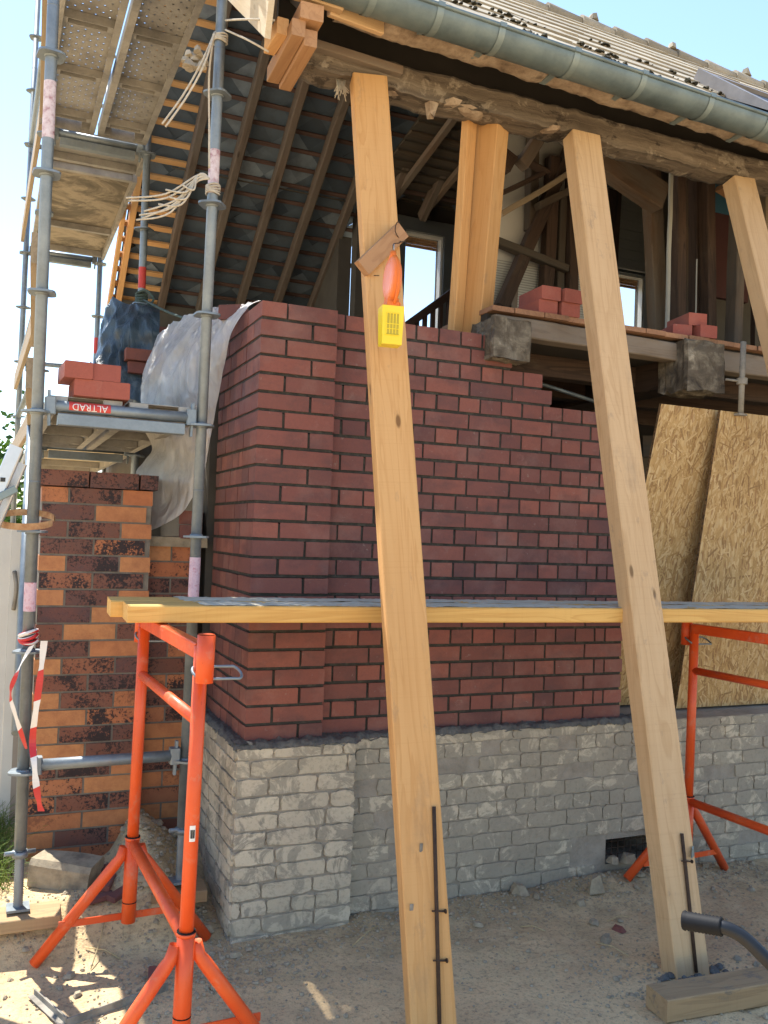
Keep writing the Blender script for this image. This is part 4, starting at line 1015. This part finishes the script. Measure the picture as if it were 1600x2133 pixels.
brick('brick on the hidden gable wall just behind the scaffold pole below the tarpaulin', (q.x, 1.75, q.z-.03), .0, 'brick_red'); brick('brick under the one behind the scaffold pole below the tarpaulin', (q.x+.02, 1.78, q.z-.105), .02, 'brick_red')
for k, (x, z) in enumerate(((-.11, 2.94), (-.09, 3.015), (-.02, 3.09))):
    brick(['lowest dark brick of the gable remnant under the new roof battens', 'middle dark brick of the gable remnant under the new roof battens', 'topmost dark brick of the gable remnant under the new roof battens'][k], (x-.05, 2.36, z), .02, 'brick_red', 'bricks of the gable remnant')
q = P(486, 652, Y=.55); brick('brick peeping out under the plastic sheet on top of the pier', (q.x+.03, .55, PB+24*CH-.004), .9, 'brick_red')
# ------------------------------------------------------------------ mottled klinker pillar and low wall
def klink(name, label, x0, x1, y0, y1, z0, z1, cat, cap):
    r = thing(name, label, cat, ((x0+x1)/2, y0, z0)); b = MB(); mo = MB(); z = z1-CH if cap else z1; k = 0
    zz = z
    while zz > z0-.09:
        zb = zz-CH+.010; 
        u = x0 - (0 if k % 2 else .125)
        while u < x1:
            a, c = max(u+.005, x0), min(u+.245, x1)
            if c-a > .025: b.box((a, y0+U(-.001, .001), zb), (c, y0+.11, zb+.0735), 0, None, .001)
            u += .25
        v = y0+.118+(0 if k % 2 else -.118+.115)
        while v < y1:
            c = min(v+.24, y1)
            if c-v > .02: b.box((x1-.1, v, zb), (x1+U(-.001, .001), c, zb+.0735), 0, None, .001)
            v += .25
        mo.box((x0+.003, y0+.005, zb-.011), (x1-.004, y1, zb+.0735), 0, .5)
        zz -= CH; k += 1
    if cap:
        c = MB(); u = x0-.02
        while u < x1: c.box((u, y0-.018, z1-CH+.006), (min(u+.232, x1+.022), y1+.02, z1+U(-.003, .003)), 0, U(.6, 1), .002); u += .24
        c.build('cap', M['brick_klinker'], r)
    b.build('brickwork', M['brick_klinker'], r); mo.build('mortar', M['mortar_grey'], r); return r
klink('brick_pillar', 'mottled orange and black klinker brick pillar behind the outer scaffold leg', -.86, -.335, .70, 1.1, .02, 2.05, 'brick pillar', True)
r = klink('garden_wall', 'low mottled brick wall set back between the klinker pillar and the red brick pier', -.333, -.055, .82, 1.05, .1, 1.69, 'brick wall', False)
b = MB(); b.box((-.333, .79, 1.692), (-.03, 1.09, 1.742), 0, .5, .004); b.build('cap', M['stone'], r)
# ------------------------------------------------------------------ scaffold
GA = M['galvanised']
sc = thing('scaffold', 'galvanised modular scaffold tower with perforated steel decks along the open gable', 'scaffold', (-.55, 1.0, 0))
ros = MB(); ros.disc((0, 0, 0), .060, .009, 24, 0, .09); ros.tube([(0, 0, -.012), (0, 0, .012)], .029, 14)
ros_me = ros.build('rosette', GA); ros_mesh = ros_me.data; bpy.data.objects.remove(ros_me)
def standard(x0, y0, x1, y1, z0, z1, jack=True, nlim=99):
    p = lambda z: V((x0+(x1-x0)*(z-z0)/(z1-z0), y0+(y1-y0)*(z-z0)/(z1-z0), z))
    b = MB(); lo = z0+.24 if jack else z0
    b.tube([p(lo), p(z1)], .0242, 16)
    for z in (1.96, 3.96, 5.96):
        if z < z1: b.tube([p(z-.002), p(z+.002)], .0250, 16)
    s = b.build('standard', GA, sc)
    k = 0
    while .252+.5*k < z1:
        z = .252+.5*k
        if z > lo+.1 and k < nlim:
            o = bpy.data.objects.new('rosette', ros_mesh); COL.objects.link(o); o.parent = s; o.location = p(z)-sc.location; o.rotation_euler = (0, 0, U(0, 1))
        k += 1
    if jack:
        b = MB(); n = 26; b.tube([p(z0+(lo-z0)*i/(2*n)) for i in range(2*n+1)], [.0175 if i % 2 else .0205 for i in range(2*n+1)], 12); b.box(p(z0)-V((.045, .045, .004)), p(z0)+V((.045, .045, .006)))
        b.tube([p(lo-.03), p(lo-.005)], .032, 12); b.tube([p(lo-.02)-V((.06, .02, -.012)), p(lo-.02)+V((.06, .01, .006))], .010, 8)
        b.build('base_jack', GA, s)
    return s, p
sA, pA = standard(-.905, .118, -.955, .03, .19, 7.2)
sB, pB = standard(-.234, .139, -.212, .03, .215, 7.2)
sC, pC = standard(-.225, 2.14, -.250, 2.14, .1, 7.2)
sD, pD = standard(-.83, 2.14, -.885, 2.14, .1, 7.2)
sE, pE = standard(-.905, 4.9, -.90, 4.9, .0, 7.2)
sF, pF = standard(-.25, 4.9, -.25, 4.9, .0, 7.2)
def bands(par, p, lst):
    for z0, z1, m in lst: b = MB(); b.tube([p(z0), p((z0+z1)/2), p(z1)], .0247, 16, 0, False); b.build('paint_band', M[m], par)
bands(sA, pA, ((3.40, 3.64, 'white_band'), (1.42, 1.54, 'pink_band'))); bands(sB, pB, ((3.30, 3.50, 'white_band'), (1.44, 1.66, 'pink_band'))); bands(sC, pC, ((3.36, 3.50, 'red_paint'),)); bands(sD, pD, ((3.38, 3.62, 'white_band'),)); bands(sF, pF, ((3.4, 3.55, 'red_paint'),))
def ledger(p, q, z, heads=True, prof=False, name='transom', r=.0242):
    a, c = p(z), q(z); d = (c-a).normalized(); b = MB(); b.tube([a+d*.055, c-d*.055], r, 14)
    for e, s in ((a, 1), (c, -1)):
        if heads:
            o = e+d*s*.05; b.beam(o+V((0, 0, -.035)), o+V((0, 0, .035)), .045, .05, d, .006); b.beam(e+d*s*.048+V((0, 0, -.085)), e+d*s*.043+V((0, 0, .065)), .012, .026, d, .002)
    if prof:
        n = d.cross(Z); b.beam(a+d*.08+V((0, 0, -.055)), c-d*.08+V((0, 0, -.055)), .05, .05, n, .003)
    return b.build(name, GA, sc)
tr = ledger(pA, pB, 2.283, True, True)
ledger(pA, pB, .775)
for z in (2.283, 4.283): ledger(pD, pC, z, True, True); ledger(pE, pF, z, True, True)
ledger(pA, pB, 4.283, True, True)
for z in (2.755, 3.255, 4.755, 5.255): ledger(pA, pD, z, True, False, 'guard_rail'); ledger(pD, pE, z, True, False, 'guard_rail')
ledger(pE, pF, 3.255, True, False, 'guard_rail'); ledger(pE, pF, 5.255, True, False, 'guard_rail')
for z, (a, c) in ((2.95, (pA, pD)), (4.40, (pA, pD)), (2.42, (pD, pE)), (3.05, (pD, pE)), (4.40, (pD, pE)), (2.42, (pA, pD))):
    b = MB(); o = V((-.035, 0, 0)); b.beam(a(z)+o+Y*.05, c(z)+o-Y*.05, .028, .13, X, .002); b.build('toe_board', M['board_grey'], sc)
b = MB(); b.tube([pA(.9)+V((-.03, .06, 0)), pD(2.7)+V((-.03, -.06, 0))], .021, 10); b.build('diagonal_brace', GA, sc)
# red company sign on the near transom, hung upside down: ALTRAD
d_ = (pB(2.283)-pA(2.283)).normalized(); n_ = d_.cross(Z); n_ = n_ if n_.y < 0 else -n_
L_ = (pB(2.283)-pA(2.283)).length; mid = pA(2.283)+d_*(.30*L_)
b = MB()
def stk(u, v):
    a = rad(-34+128*v); return mid+d_*((u-.5)*.17)+(n_*math.cos(a)+Z*math.sin(a))*.0249
b.grid(stk, 4, 16); sg_ = b.build('company_sticker', M['red_paint'], tr)
cu = bpy.data.curves.new('lettering', 'FONT'); cu.body = 'ALTRAD'; cu.size = .042; cu.align_x = 'CENTER'; cu.align_y = 'CENTER'; cu.resolution_u = 3
to = bpy.data.objects.new('lettering', cu); COL.objects.link(to)
tm = bpy.data.meshes.new_from_object(to); import bmesh; bm = bmesh.new(); bm.from_mesh(tm); bmesh.ops.triangulate(bm, faces=bm.faces[:]); bmesh.ops.subdivide_edges(bm, edges=bm.edges[:], cuts=4, use_grid_fill=True); bm.to_mesh(tm); bm.free(); COL.objects.unlink(to); bpy.data.objects.remove(to)
lt = MB()
for v in tm.vertices:
    a = rad(6)+(-v.co.y)/.0249; lt.vert(mid+d_*(-v.co.x*.92)+(n_*math.cos(a)+Z*math.sin(a))*.0256)
for p in tm.polygons: lt.face(list(p.vertices))
lt.build('lettering', M['label_white'], tr)
# decks
def steel_deck(x0, x1, y0, y1, z, mat, name='deck_plank'):
    b = MB(); b.box((x0, y0, z), (x1, y1, z+.004)); o = b.build(name, M[mat], sc)
    f = MB()
    for x, s in ((x0, 1), (x1, -1)):
        f.box((x-(.002 if s > 0 else 0), y0, z-.062), (x+(.002 if s < 0 else 0), y1, z-.0005)); f.box((min(x, x+s*.035), y0, z-.066), (max(x, x+s*.035), y1, z-.063))
    y = y0+.10
    n = 4
    for i in range(n):
        y = y0+.12+i*(y1-y0-.24)/(n-1)
        f.box((x0+.004, y-.028, z-.045), (x0+.06, y+.028, z-.002)); f.box((x1-.06, y-.028, z-.045), (x1-.004, y+.028, z-.002)); f.box((x0+.06, y-.028, z-.045), (x1-.06, y-.022, z-.002)); f.box((x0+.06, y+.022, z-.045), (x1-.06, y+.028, z-.002))
        f.box((x0+.07, y-.02, z-.012), (x1-.07, y+.02, z-.003))
    f.box((x0, y1+.031, z-.06), (x1, y1+.036, z+.02)); f.box((x0, y0-.03, z-.05), (x0+.08, y0, z-.001)); f.box((x1-.08, y0-.03, z-.05), (x1, y0, z-.001)); f.box((x0, y1, z-.05), (x0+.08, y1+.03, z-.001)); f.box((x1-.08, y1, z-.05), (x1, y1+.03, z-.001))
    f.build('deck_frame', M['deck_steel'], o); return o
steel_deck(-.895, -.584, .12, 2.06, 4.355, 'deck_perforated'); steel_deck(-.562, -.255, .12, 2.06, 4.355, 'deck_perforated')
steel_deck(-.880, -.575, .14, 2.06, 2.330, 'deck_steel'); steel_deck(-.545, -.250, .14, 2.06, 2.330, 'deck_steel')
def ply_deck(x0, x1, y0, y1, z, mat, ribs):
    b = MB(); b.box((x0, y0, z), (x1, y1, z+.012)); o = b.build('deck_panel', M[mat], sc); f = MB()
    f.box((x0-.03, y0, z-.06), (x0-.001, y1, z+.014)); f.box((x1+.001, y0, z-.06), (x1+.03, y1, z+.014))
    for y in ribs: f.box((x0+.001, y-.02, z-.05), (x1-.001, y+.02, z-.002))
    f.build('deck_frame', M['deck_steel'], o)
ply_deck(-.83, -.25, 2.22, 2.62, 4.34, 'deck_steel', (2.24, 2.6)); ply_deck(-.83, -.25, 2.74, 4.86, 4.34, 'plywood', (2.78, 4.1, 4.8))
ply_deck(-.84, -.27, 2.22, 4.86, 2.32, 'white_wood', (2.26, 3.1, 4.0, 4.8))
# rusty hoop bracket
b = MB(); c = P(18, 1070, D=3.6); hp = []
def hoop(u, v):
    t = rad(-22+344*u+11); w = V((math.cos(t)*.125, math.sin(t)*.055, 0)); q = c+V((.06, .02, -.02))+CR*w.x+V((0, 1, 0))*w.y*2.6+Z*w.y*.55
    return q+V((0, 0, (v-.5)*.026))
b.grid(hoop, 40, 1); b.grid(lambda u, v: hoop(u, v)+V((0, 0, 0))+(c+V((.06, .02, -.02))-hoop(u, v))*.03, 40, 1); b.build('hoop_bracket', M['rust'], sc)
# ------------------------------------------------------------------ sheets
def sheet(rows, nu, nv, wr, sc_):
    """smooth surface through rows of points, then creased"""
    R_ = [spline(r, nu) for r in rows]; cols = [spline([r[i] for r in R_], nv) for i in range(len(R_[0]))]
    W, H = len(cols), len(cols[0]); b = MB(); ix = [[None]*H for _ in range(W)]
    for i in range(W):
        for j in range(H):
            p = cols[i][j]; d = wr*(1-2*abs(nz(p.x*1.3, p.y, p.z*.35+p.x*.3, sc_)))+.45*wr*(1-3*abs(nz(p.x*1.2+3, p.y, p.z*.3-p.x*.4, sc_*2.6)))+.3*wr*nz(p.x, p.y, p.z, sc_*4)
            d *= .35+.65*min(1, 6*min(i/(W-1), 1-i/(W-1), 1-j/(H-1)))
            ix[i][j] = b.vert(p+V((-.6, -.7, .2))*d)
    for i in range(W-1):
        for j in range(H-1): b.face((ix[i][j], ix[i+1][j], ix[i+1][j+1], ix[i][j+1]), 0, .5, True)
    return b
def PY(l): return [P(x, y, Y=yy) for x, y, yy in l]
b = sheet([PY([(545, 627, .30), (490, 640, .62), (425, 652, .95), (370, 672, 1.3), (330, 700, 1.6)]),
           PY([(516, 646, .26), (462, 690, .50), (410, 700, .78), (350, 735, 1.1), (300, 775, 1.4)]),
           PY([(482, 700, .30), (455, 745, .46), (400, 770, .66), (345, 800, .95), (296, 835, 1.25)]),
           PY([(468, 770, .42), (448, 810, .52), (405, 840, .66), (350, 870, .90), (300, 890, 1.2)]),
           PY([(452, 850, .54), (440, 880, .60), (410, 910, .70), (365, 925, .88), (318, 940, 1.1)]),
           PY([(440, 915, .62), (432, 940, .66), (405, 965, .74), (365, 975, .88), (285, 985, 1.05)]),
           PY([(432, 960, .64), (420, 985, .68), (395, 1020, .74), (360, 1030, .86), (312, 1020, .98)]),
           PY([(428, 985, .64), (408, 1030, .68), (375, 1075, .74), (340, 1095, .80), (318, 1105, .86)])], 14, 14, .036, 4.4)
o = b.build('plastic_sheet', M['plastic_sheet']); setorigin(o, P(440, 860, Y=.6)); tag(o, 'translucent plastic sheet draped from the brick pier behind the inner scaffold pole', 'plastic sheet')
b = sheet([PY([(228, 632, 2.35), (243, 626, 2.15), (262, 634, 2.05), (300, 640, 2.0), (335, 645, 1.95)]),
           PY([(215, 670, 2.3), (236, 668, 2.05), (262, 680, 1.92), (300, 680, 1.85), (335, 690, 1.8)]),
           PY([(203, 725, 2.2), (228, 725, 1.95), (256, 728, 1.85), (290, 728, 1.85), (328, 732, 1.8)]),
           PY([(192, 765, 2.1), (218, 768, 1.85), (246, 765, 1.8), (275, 760, 1.82), (315, 765, 1.8)]),
           PY([(178, 810, 2.0), (208, 812, 1.8), (238, 815, 1.75), (268, 830, 1.75), (300, 840, 1.75)])], 12, 12, .05, 4.2)
o = b.build('tarpaulin', M['tarp']); setorigin(o, P(240, 720, Y=2)); tag(o, 'dark blue-grey tarpaulin hanging on the gable remnant behind the brick pile', 'tarpaulin')
# ------------------------------------------------------------------ ropes
def rope(label, lines, r, mat, group=None, kn=()):
    b = MB()
    for l in lines: b.tube(spline(l, 6), r, 6)
    for c, rr_, z, n in kn:
        for i in range(n): b.tube([c+V((math.cos(t)*rr_, math.sin(t)*rr_, z+i*r*2.1+.004*math.sin(t*2+i))) for t in [k*math.pi/10 for k in range(20)]], r*1.1, 6, 0, False, True)
    o = b.build('rope', M[mat]); setorigin(o, lines[0][0]); tag(o, label, 'rope', group)
zt = P(445, 50, D=3.95).z
kB = pB(zt); f = lambda x, y, d=3.95: P(x, y, D=d)
rope('pale twine tied round the inner scaffold pole near the eave, loose ends hanging left', [[f(470, 42), f(520, 40, 3.8), f(572, 42, 3.75)], [f(470, 62), f(520, 85, 3.85), f(560, 108, 3.85)], [f(448, 66), f(420, 130, 3.9), f(380, 200, 3.9), f(338, 258, 3.9)], [f(448, 66), f(425, 135, 3.88), f(390, 200, 3.88), f(345, 264, 3.88)], [f(446, 70), f(436, 150), f(436, 260), f(436, 350)]], .0045, 'rope_white', None, ((kB, .031, -.015, 4),))
z2 = P(440, 380, D=3.98).z; k2 = pB(z2)
ends = [(262, 412), (268, 418), (290, 448), (284, 458), (296, 455), (345, 395), (350, 410), (330, 425), (300, 440), (380, 385)]
rope('bundle of white rope ends knotted round the inner scaffold pole', [[f(437, 372), f(412, 365 + i % 3*6, 3.95), f((437+x)/2-5, (380+y)/2+8+i % 4*5, 3.92), f(x, y, 3.92)] for i, (x, y) in enumerate(ends)], .0042, 'rope_white', None, ((k2, .030, -.02, 5),))
g0 = P(295, 620, Y=2.1); kC = pC(g0.z)
rope('grey-green rope wound round the second inner pole and stretched to the plastic sheet', [[P(300, 625, Y=2.08), P(345, 648, Y=1.7), P(390, 665, Y=1.3)], [P(285, 610, Y=2.1), P(305, 605, Y=2.06), P(320, 625, Y=2.04), P(300, 640, Y=2.07)], [P(290, 635, Y=2.09), P(318, 640, Y=2.04), P(305, 655, Y=2.07)]], .008, 'rope_green', None, ((kC, .034, -.05, 6),))
b = MB(); c = P(405, 128, D=3.95)
for i in range(14): b.rock(c+V((U(-.04, .04), U(-.03, .03), U(-.05, .04))), (.028, .02, .03), 0)
o = b.build('rag', M['rag']); setorigin(o, c); tag(o, 'crumpled dirty rag caught in the twine left of the inner scaffold pole', 'rag')
b = MB()
for i in range(40): c = P(712, 178, Y=.02); b.tube([c+V((U(-.03, .02), 0, .03)), c+V((U(-.035, .03), U(-.03, .01), U(-.07, -.02)))], .002, 4)
o = b.build('fibre_tuft', M['rope_white']); setorigin(o, P(712, 178, Y=.02)); tag(o, 'pale tuft of insulation fibre hanging from the eave beam left of the prop top', 'insulation')
# barrier tape
b = MB()
def ribbon(pts, w, side):
    p = spline(pts, 8); al = 0
    for i in range(len(p)-1):
        d = (p[i+1]-p[i]); s = (V(side)+V((.3*math.sin(i*.7), .4*math.cos(i*.5), 0))).normalized(); s2 = (V(side)+V((.3*math.sin((i+1)*.7), .4*math.cos((i+1)*.5), 0))).normalized()
        i4 = [b.vert(q, (k*.4, 0, a)) for q, a, k in ((p[i]-s*w/2, al, 0), (p[i]+s*w/2, al, w), (p[i+1]+s2*w/2, al+d.length, w), (p[i+1]-s2*w/2, al+d.length, 0))]
        al += d.length; b.face(i4, 0, .5, True)
g_ = lambda x, y, d=3.66: P(x, y, D=d)
ribbon([g_(92, 1335), g_(85, 1400), g_(76, 1470), g_(68, 1540, 3.70), g_(72, 1600), g_(78, 1655), g_(86, 1690)], .027, (.9, -.4, 0)); ribbon([g_(66, 1345), g_(38, 1395), g_(22, 1445), g_(32, 1490), g_(55, 1560, 3.7)], .026, (.5, -.8, .3))
cA = pA(P(70, 1328, D=3.73).z)
for i in range(3):
    b.tube([cA+V((math.cos(t)*.033, math.sin(t)*.033, -.012+i*.014+.012*math.sin(t+i))) for t in [k*math.pi/10 for k in range(20)]], .009, 6, 0, False, True)
o = b.build('barrier_tape', M['tape']); setorigin(o, cA); tag(o, 'red and white barrier tape knotted to the outer scaffold pole and dangling', 'barrier tape')
# ------------------------------------------------------------------ far left: gate, ladder, bushes
gt_ = thing('garden_gate', 'white garden gate with a beige post left of the klinker pillar', 'gate', (-1.0, 1.3, .0))
GX = lambda x, y: P(x, y, Y=1.3).x
b = MB(); x = GX(43, 1400); b.beam((x, 1.30, .0), (x, 1.30, 1.74), .055, .06, X, .004); b.build('gate_post', M['post_beige'], gt_)
b = MB(); x = GX(24, 1400); b.box((x-.03, 1.27, .0), (x+.022, 1.31, 1.78)); b.box((x-1.0, 1.275, .0), (x-.031, 1.305, 1.76)); b.build('gate_leaf', M['white_paint'], gt_)
b = MB(); b.tube(spline([P(30, 1190, Y=1.25), P(34, 1225, Y=1.22), P(28, 1270, Y=1.25)], 5), .011, 8); b.build('gate_handle', M['concrete'], gt_)
b = MB(); x = GX(57, 1400); b.box((x-.02, 1.31, .0), (x+.02, 1.35, 1.72)); b.build('hinge_post', M['frame_grey'], gt_)
ld = thing('ladder', 'aluminium extension ladder leaning at the left edge beside the outer scaffold pole', 'ladder', (-1.2, -.2, 0))
t_ = P(36, 930, D=3.5); dv = (P(-75, 1190, D=3.45)-t_).normalized()
for k, off in enumerate((V((0, 0, 0)), V((.02, .05, -.04)))):
    for sd in (0, 1):
        a = t_+off+Y*sd*.34+dv*(0 if k == 0 else .02); b = MB(); L2 = (a.z-.02)/-dv.z; b.beam(a, a+dv*L2, .055, .024, V((1, -.3, .4)), .004); o = b.build('rail', M['aluminium'], ld)
        h = MB()
        for q in (.14, .42): c = a+dv*q; h.box(c-V((.010, .016, .008)), c+V((.008, .004, .008)))
        h.build('rung_end', M['ink'], o)
    for i in range(6): b = MB(); a = t_+off+dv*(.14+.28*i); b.tube([a+Y*.01, a+Y*.33], .014, 8); b.build('rung', M['aluminium'], ld)
b = MB(); c = t_+dv*.19-V((-.02, .02, 0)); b.beam(c-V((.03, 0, .03)), c+V((.045, 0, .015)), .03, .02, Z, .003); b.build('latch', M['zinc_strap'], ld)
def bush(name, label, c, rx, ry, rz_, n, mat, size, trunk=True, flowers=0):
    r = thing(name, label, 'tree' if name == 'tree' else 'shrub', (c[0], c[1], 0)); b = MB()
    cl_ = [V((U(-1, 1), U(-1, 1), U(-1, 1))) for _ in range(26)]; cl_ = [q.normalized()*U(.45, .95) for q in cl_]
    for i in range(n):
        q = random.choice(cl_); p = q+V((random.gauss(0, .17), random.gauss(0, .17), random.gauss(0, .17)))
        p = V((c[0]+p.x*rx, c[1]+p.y*ry, c[2]+p.z*rz_)); s = size*U(.6, 1.3); u = V((U(-1, 1), U(-1, 1), U(-.6, .6))).normalized(); w = V((U(-1, 1), U(-1, 1), U(-1, 1))).cross(u).normalized()
        b.face([b.vert(x) for x in (p-u*s, p+w*s*.45, p+u*s, p-w*s*.45)], 0, min(1, max(0, random.gauss(.5, .25))))
    b.build('crown', M[mat], r)
    t = MB(); t.tube([(c[0], c[1], -.05), (c[0]+.03, c[1], c[2]*.5), (c[0], c[1]+.05, c[2])], [.09*rx, .07*rx, .03*rx], 8)
    for i in range(7): q = cl_[i]; t.tube([(c[0], c[1], c[2]*.6), (c[0]+q.x*rx*.4, c[1]+q.y*ry*.4, c[2]+q.z*rz_*.2), (c[0]+q.x*rx*.9, c[1]+q.y*ry*.9, c[2]+q.z*rz_*.9)], [.04*rx, .025*rx, .008], 6)
    t.build('trunk', M['leaf_stem'], r)
    if flowers:
        f = MB()
        for i in range(flowers): q = random.choice(cl_); f.rock((c[0]+q.x*rx, c[1]+q.y*ry-.1, c[2]+q.z*rz_), .045, 0, 1)
        f.build('blossoms', M['rose'], r)
bush('tree', 'dark green leafy tree behind the scaffold at the left edge', (-1.9, 9.5, 2.0), 1.5, 1.2, 1.75, 9000, 'leaf', .075)
bush('rose_bush', 'lighter green rose bush with pink blossoms behind the scaffold legs', (-1.25, 6.6, .95), .8, .6, 1.0, 3800, 'leaf_light', .05, True, 26)
bush('tree', 'pale green bushy tree far behind the garden gate', (-4.6, 12, 2.0), 2.2, 1.6, 2.3, 6000, 'leaf', .10)
b = MB()
for i in range(420): 
    x, y = random.gauss(-1.0, .05), U(.35, 1.25); h = U(.05, .22); d = V((U(-.08, .08), U(-.08, .08), h)); b.tube([V((x, y, gh(x, y))), V((x, y, gh(x, y)))+d*.6, V((x, y, gh(x, y)))+d+V((d.x, d.y, -.02))], [.002, .0015, .0005], 3)
tag(b.build('grass', M['leaf_light']), 'thin weeds and grass growing at the foot of the garden gate', 'grass', kind='stuff')
# ------------------------------------------------------------------ wheelbarrow, only its handle reaches the picture
wb = thing('wheelbarrow', 'wheelbarrow with a black rubber grip reaching in at the lower right corner', 'wheelbarrow', (1.1, -2.2, 0))
h0, h1 = P(1424, 1917, D=2.05), P(1505, 1931, D=2.0)
path = [h1-(h1-h0)*.3, h1, P(1532, 1942, D=1.99), P(1560, 1962, D=1.98), P(1610, 2012, D=1.96)]; dd = (path[4]-path[3]).normalized()
path += [path[4]+dd*.12, path[4]+dd*.22+X*.1, path[4]+dd*.27+X*.55, path[4]+dd*.30+X*1.0]
for off in (V((0, 0, 0)), V((.25, -.55, 0))):
    b = MB(); b.tube(spline([p+off for p in path], 6), .0155, 12); b.build('handle', M['tube_black'], wb)
    n = 22; b = MB(); g2 = [h0+off+(h1-h0)*(i/n) for i in range(n+1)]
    b.tube(g2, [.0195+(.0018 if i % 2 else 0)+(.001 if i < 2 else 0) for i in range(n+1)], 14); b.build('grip', M['rubber'], wb)
c = path[7]+V((.05, -.27, .1))
b = MB(); lo = [V((c.x+x, c.y+y, c.z-.18)) for x, y in ((-.2, -.18), (.35, -.18), (.35, .18), (-.2, .18))]; hi = [V((c.x+x, c.y+y, c.z+.12)) for x, y in ((-.38, -.3), (.55, -.3), (.55, .3), (-.38, .3))]
I = [b.vert(p) for p in lo+hi]; b.face(I[:4])
for i in range(4): b.face((I[i], I[(i+1) % 4], I[4+(i+1) % 4], I[4+i]))
b.build('tray', M['zinc'], wb)
b = MB(); wc = V((c.x+.65, c.y, .18)); b.tube([wc+V((math.cos(t)*.14, 0, math.sin(t)*.14)) for t in [k*math.pi/12 for k in range(24)]], .045, 10, 0, False, True); b.build('tyre', M['rubber'], wb)
b = MB(); b.tube([wc-Y*.05, wc+Y*.05], .09, 12); b.build('rim', M['zinc'], wb)
for s in (-.2, .2):
    b = MB(); b.tube([V((c.x-.1, c.y+s, c.z-.17)), V((c.x-.18, c.y+s, .02)), V((c.x+.02, c.y+s, .02)), V((c.x+.2, c.y+s, c.z-.17))], .013, 8); b.build('stand', M['tube_black'], wb)
b = MB(); b.tube([wc-Y*.12, wc+Y*.12], .01, 8); b.tube([wc+Y*.1, V((c.x+.2, c.y+.12, c.z-.16))], .014, 8); b.tube([wc-Y*.1, V((c.x+.2, c.y-.12, c.z-.16))], .014, 8); b.build('fork', M['tube_black'], wb)
# ------------------------------------------------------------------ light, sky, camera
SD = V((.17, -.50, -1)).normalized()            # direction in which sunlight travels
w = bpy.data.worlds.new('World'); SC.world = w; w.use_nodes = True; nt = w.node_tree; bg = nt.nodes['Background']
sky = nt.nodes.new('ShaderNodeTexSky'); sky.sky_type = 'NISHITA'; sky.sun_disc = False
sky.sun_elevation = math.asin(-SD.z); sky.sun_rotation = math.atan2(-SD.x, -SD.y)
sky.air_density = 1.0; sky.dust_density = .04; sky.ozone_density = .2
nt.links.new(sky.outputs[0], bg.inputs[0]); bg.inputs[1].default_value = .125
sl = bpy.data.lights.new('sun', 'SUN'); sl.energy = 4.0; sl.angle = rad(.5); sl.color = (1, .95, .86)
so = bpy.data.objects.new('sun', sl); COL.objects.link(so); so.rotation_euler = SD.to_track_quat('-Z', 'Y').to_euler(); so.location = (0, 0, 12)
cd = bpy.data.cameras.new('camera'); co = bpy.data.objects.new('camera', cd); COL.objects.link(co)
cd.sensor_fit = 'HORIZONTAL'; cd.sensor_width = 36; cd.lens = FP/1600*36; cd.clip_start = .05; cd.clip_end = 2000
from mathutils import Matrix
co.matrix_world = Matrix(((CR.x, CU.x, -CF.x, CAM.x), (CR.y, CU.y, -CF.y, CAM.y), (CR.z, CU.z, -CF.z, CAM.z), (0, 0, 0, 1)))
SC.camera = co
SC.render.resolution_x = 768; SC.render.resolution_y = 1024
vs = SC.view_settings; vs.view_transform = 'Standard'; vs.look = 'None'; vs.gamma = 1; vs.exposure = 1.5; vs.use_curve_mapping = False
SC.render.engine = 'CYCLES'
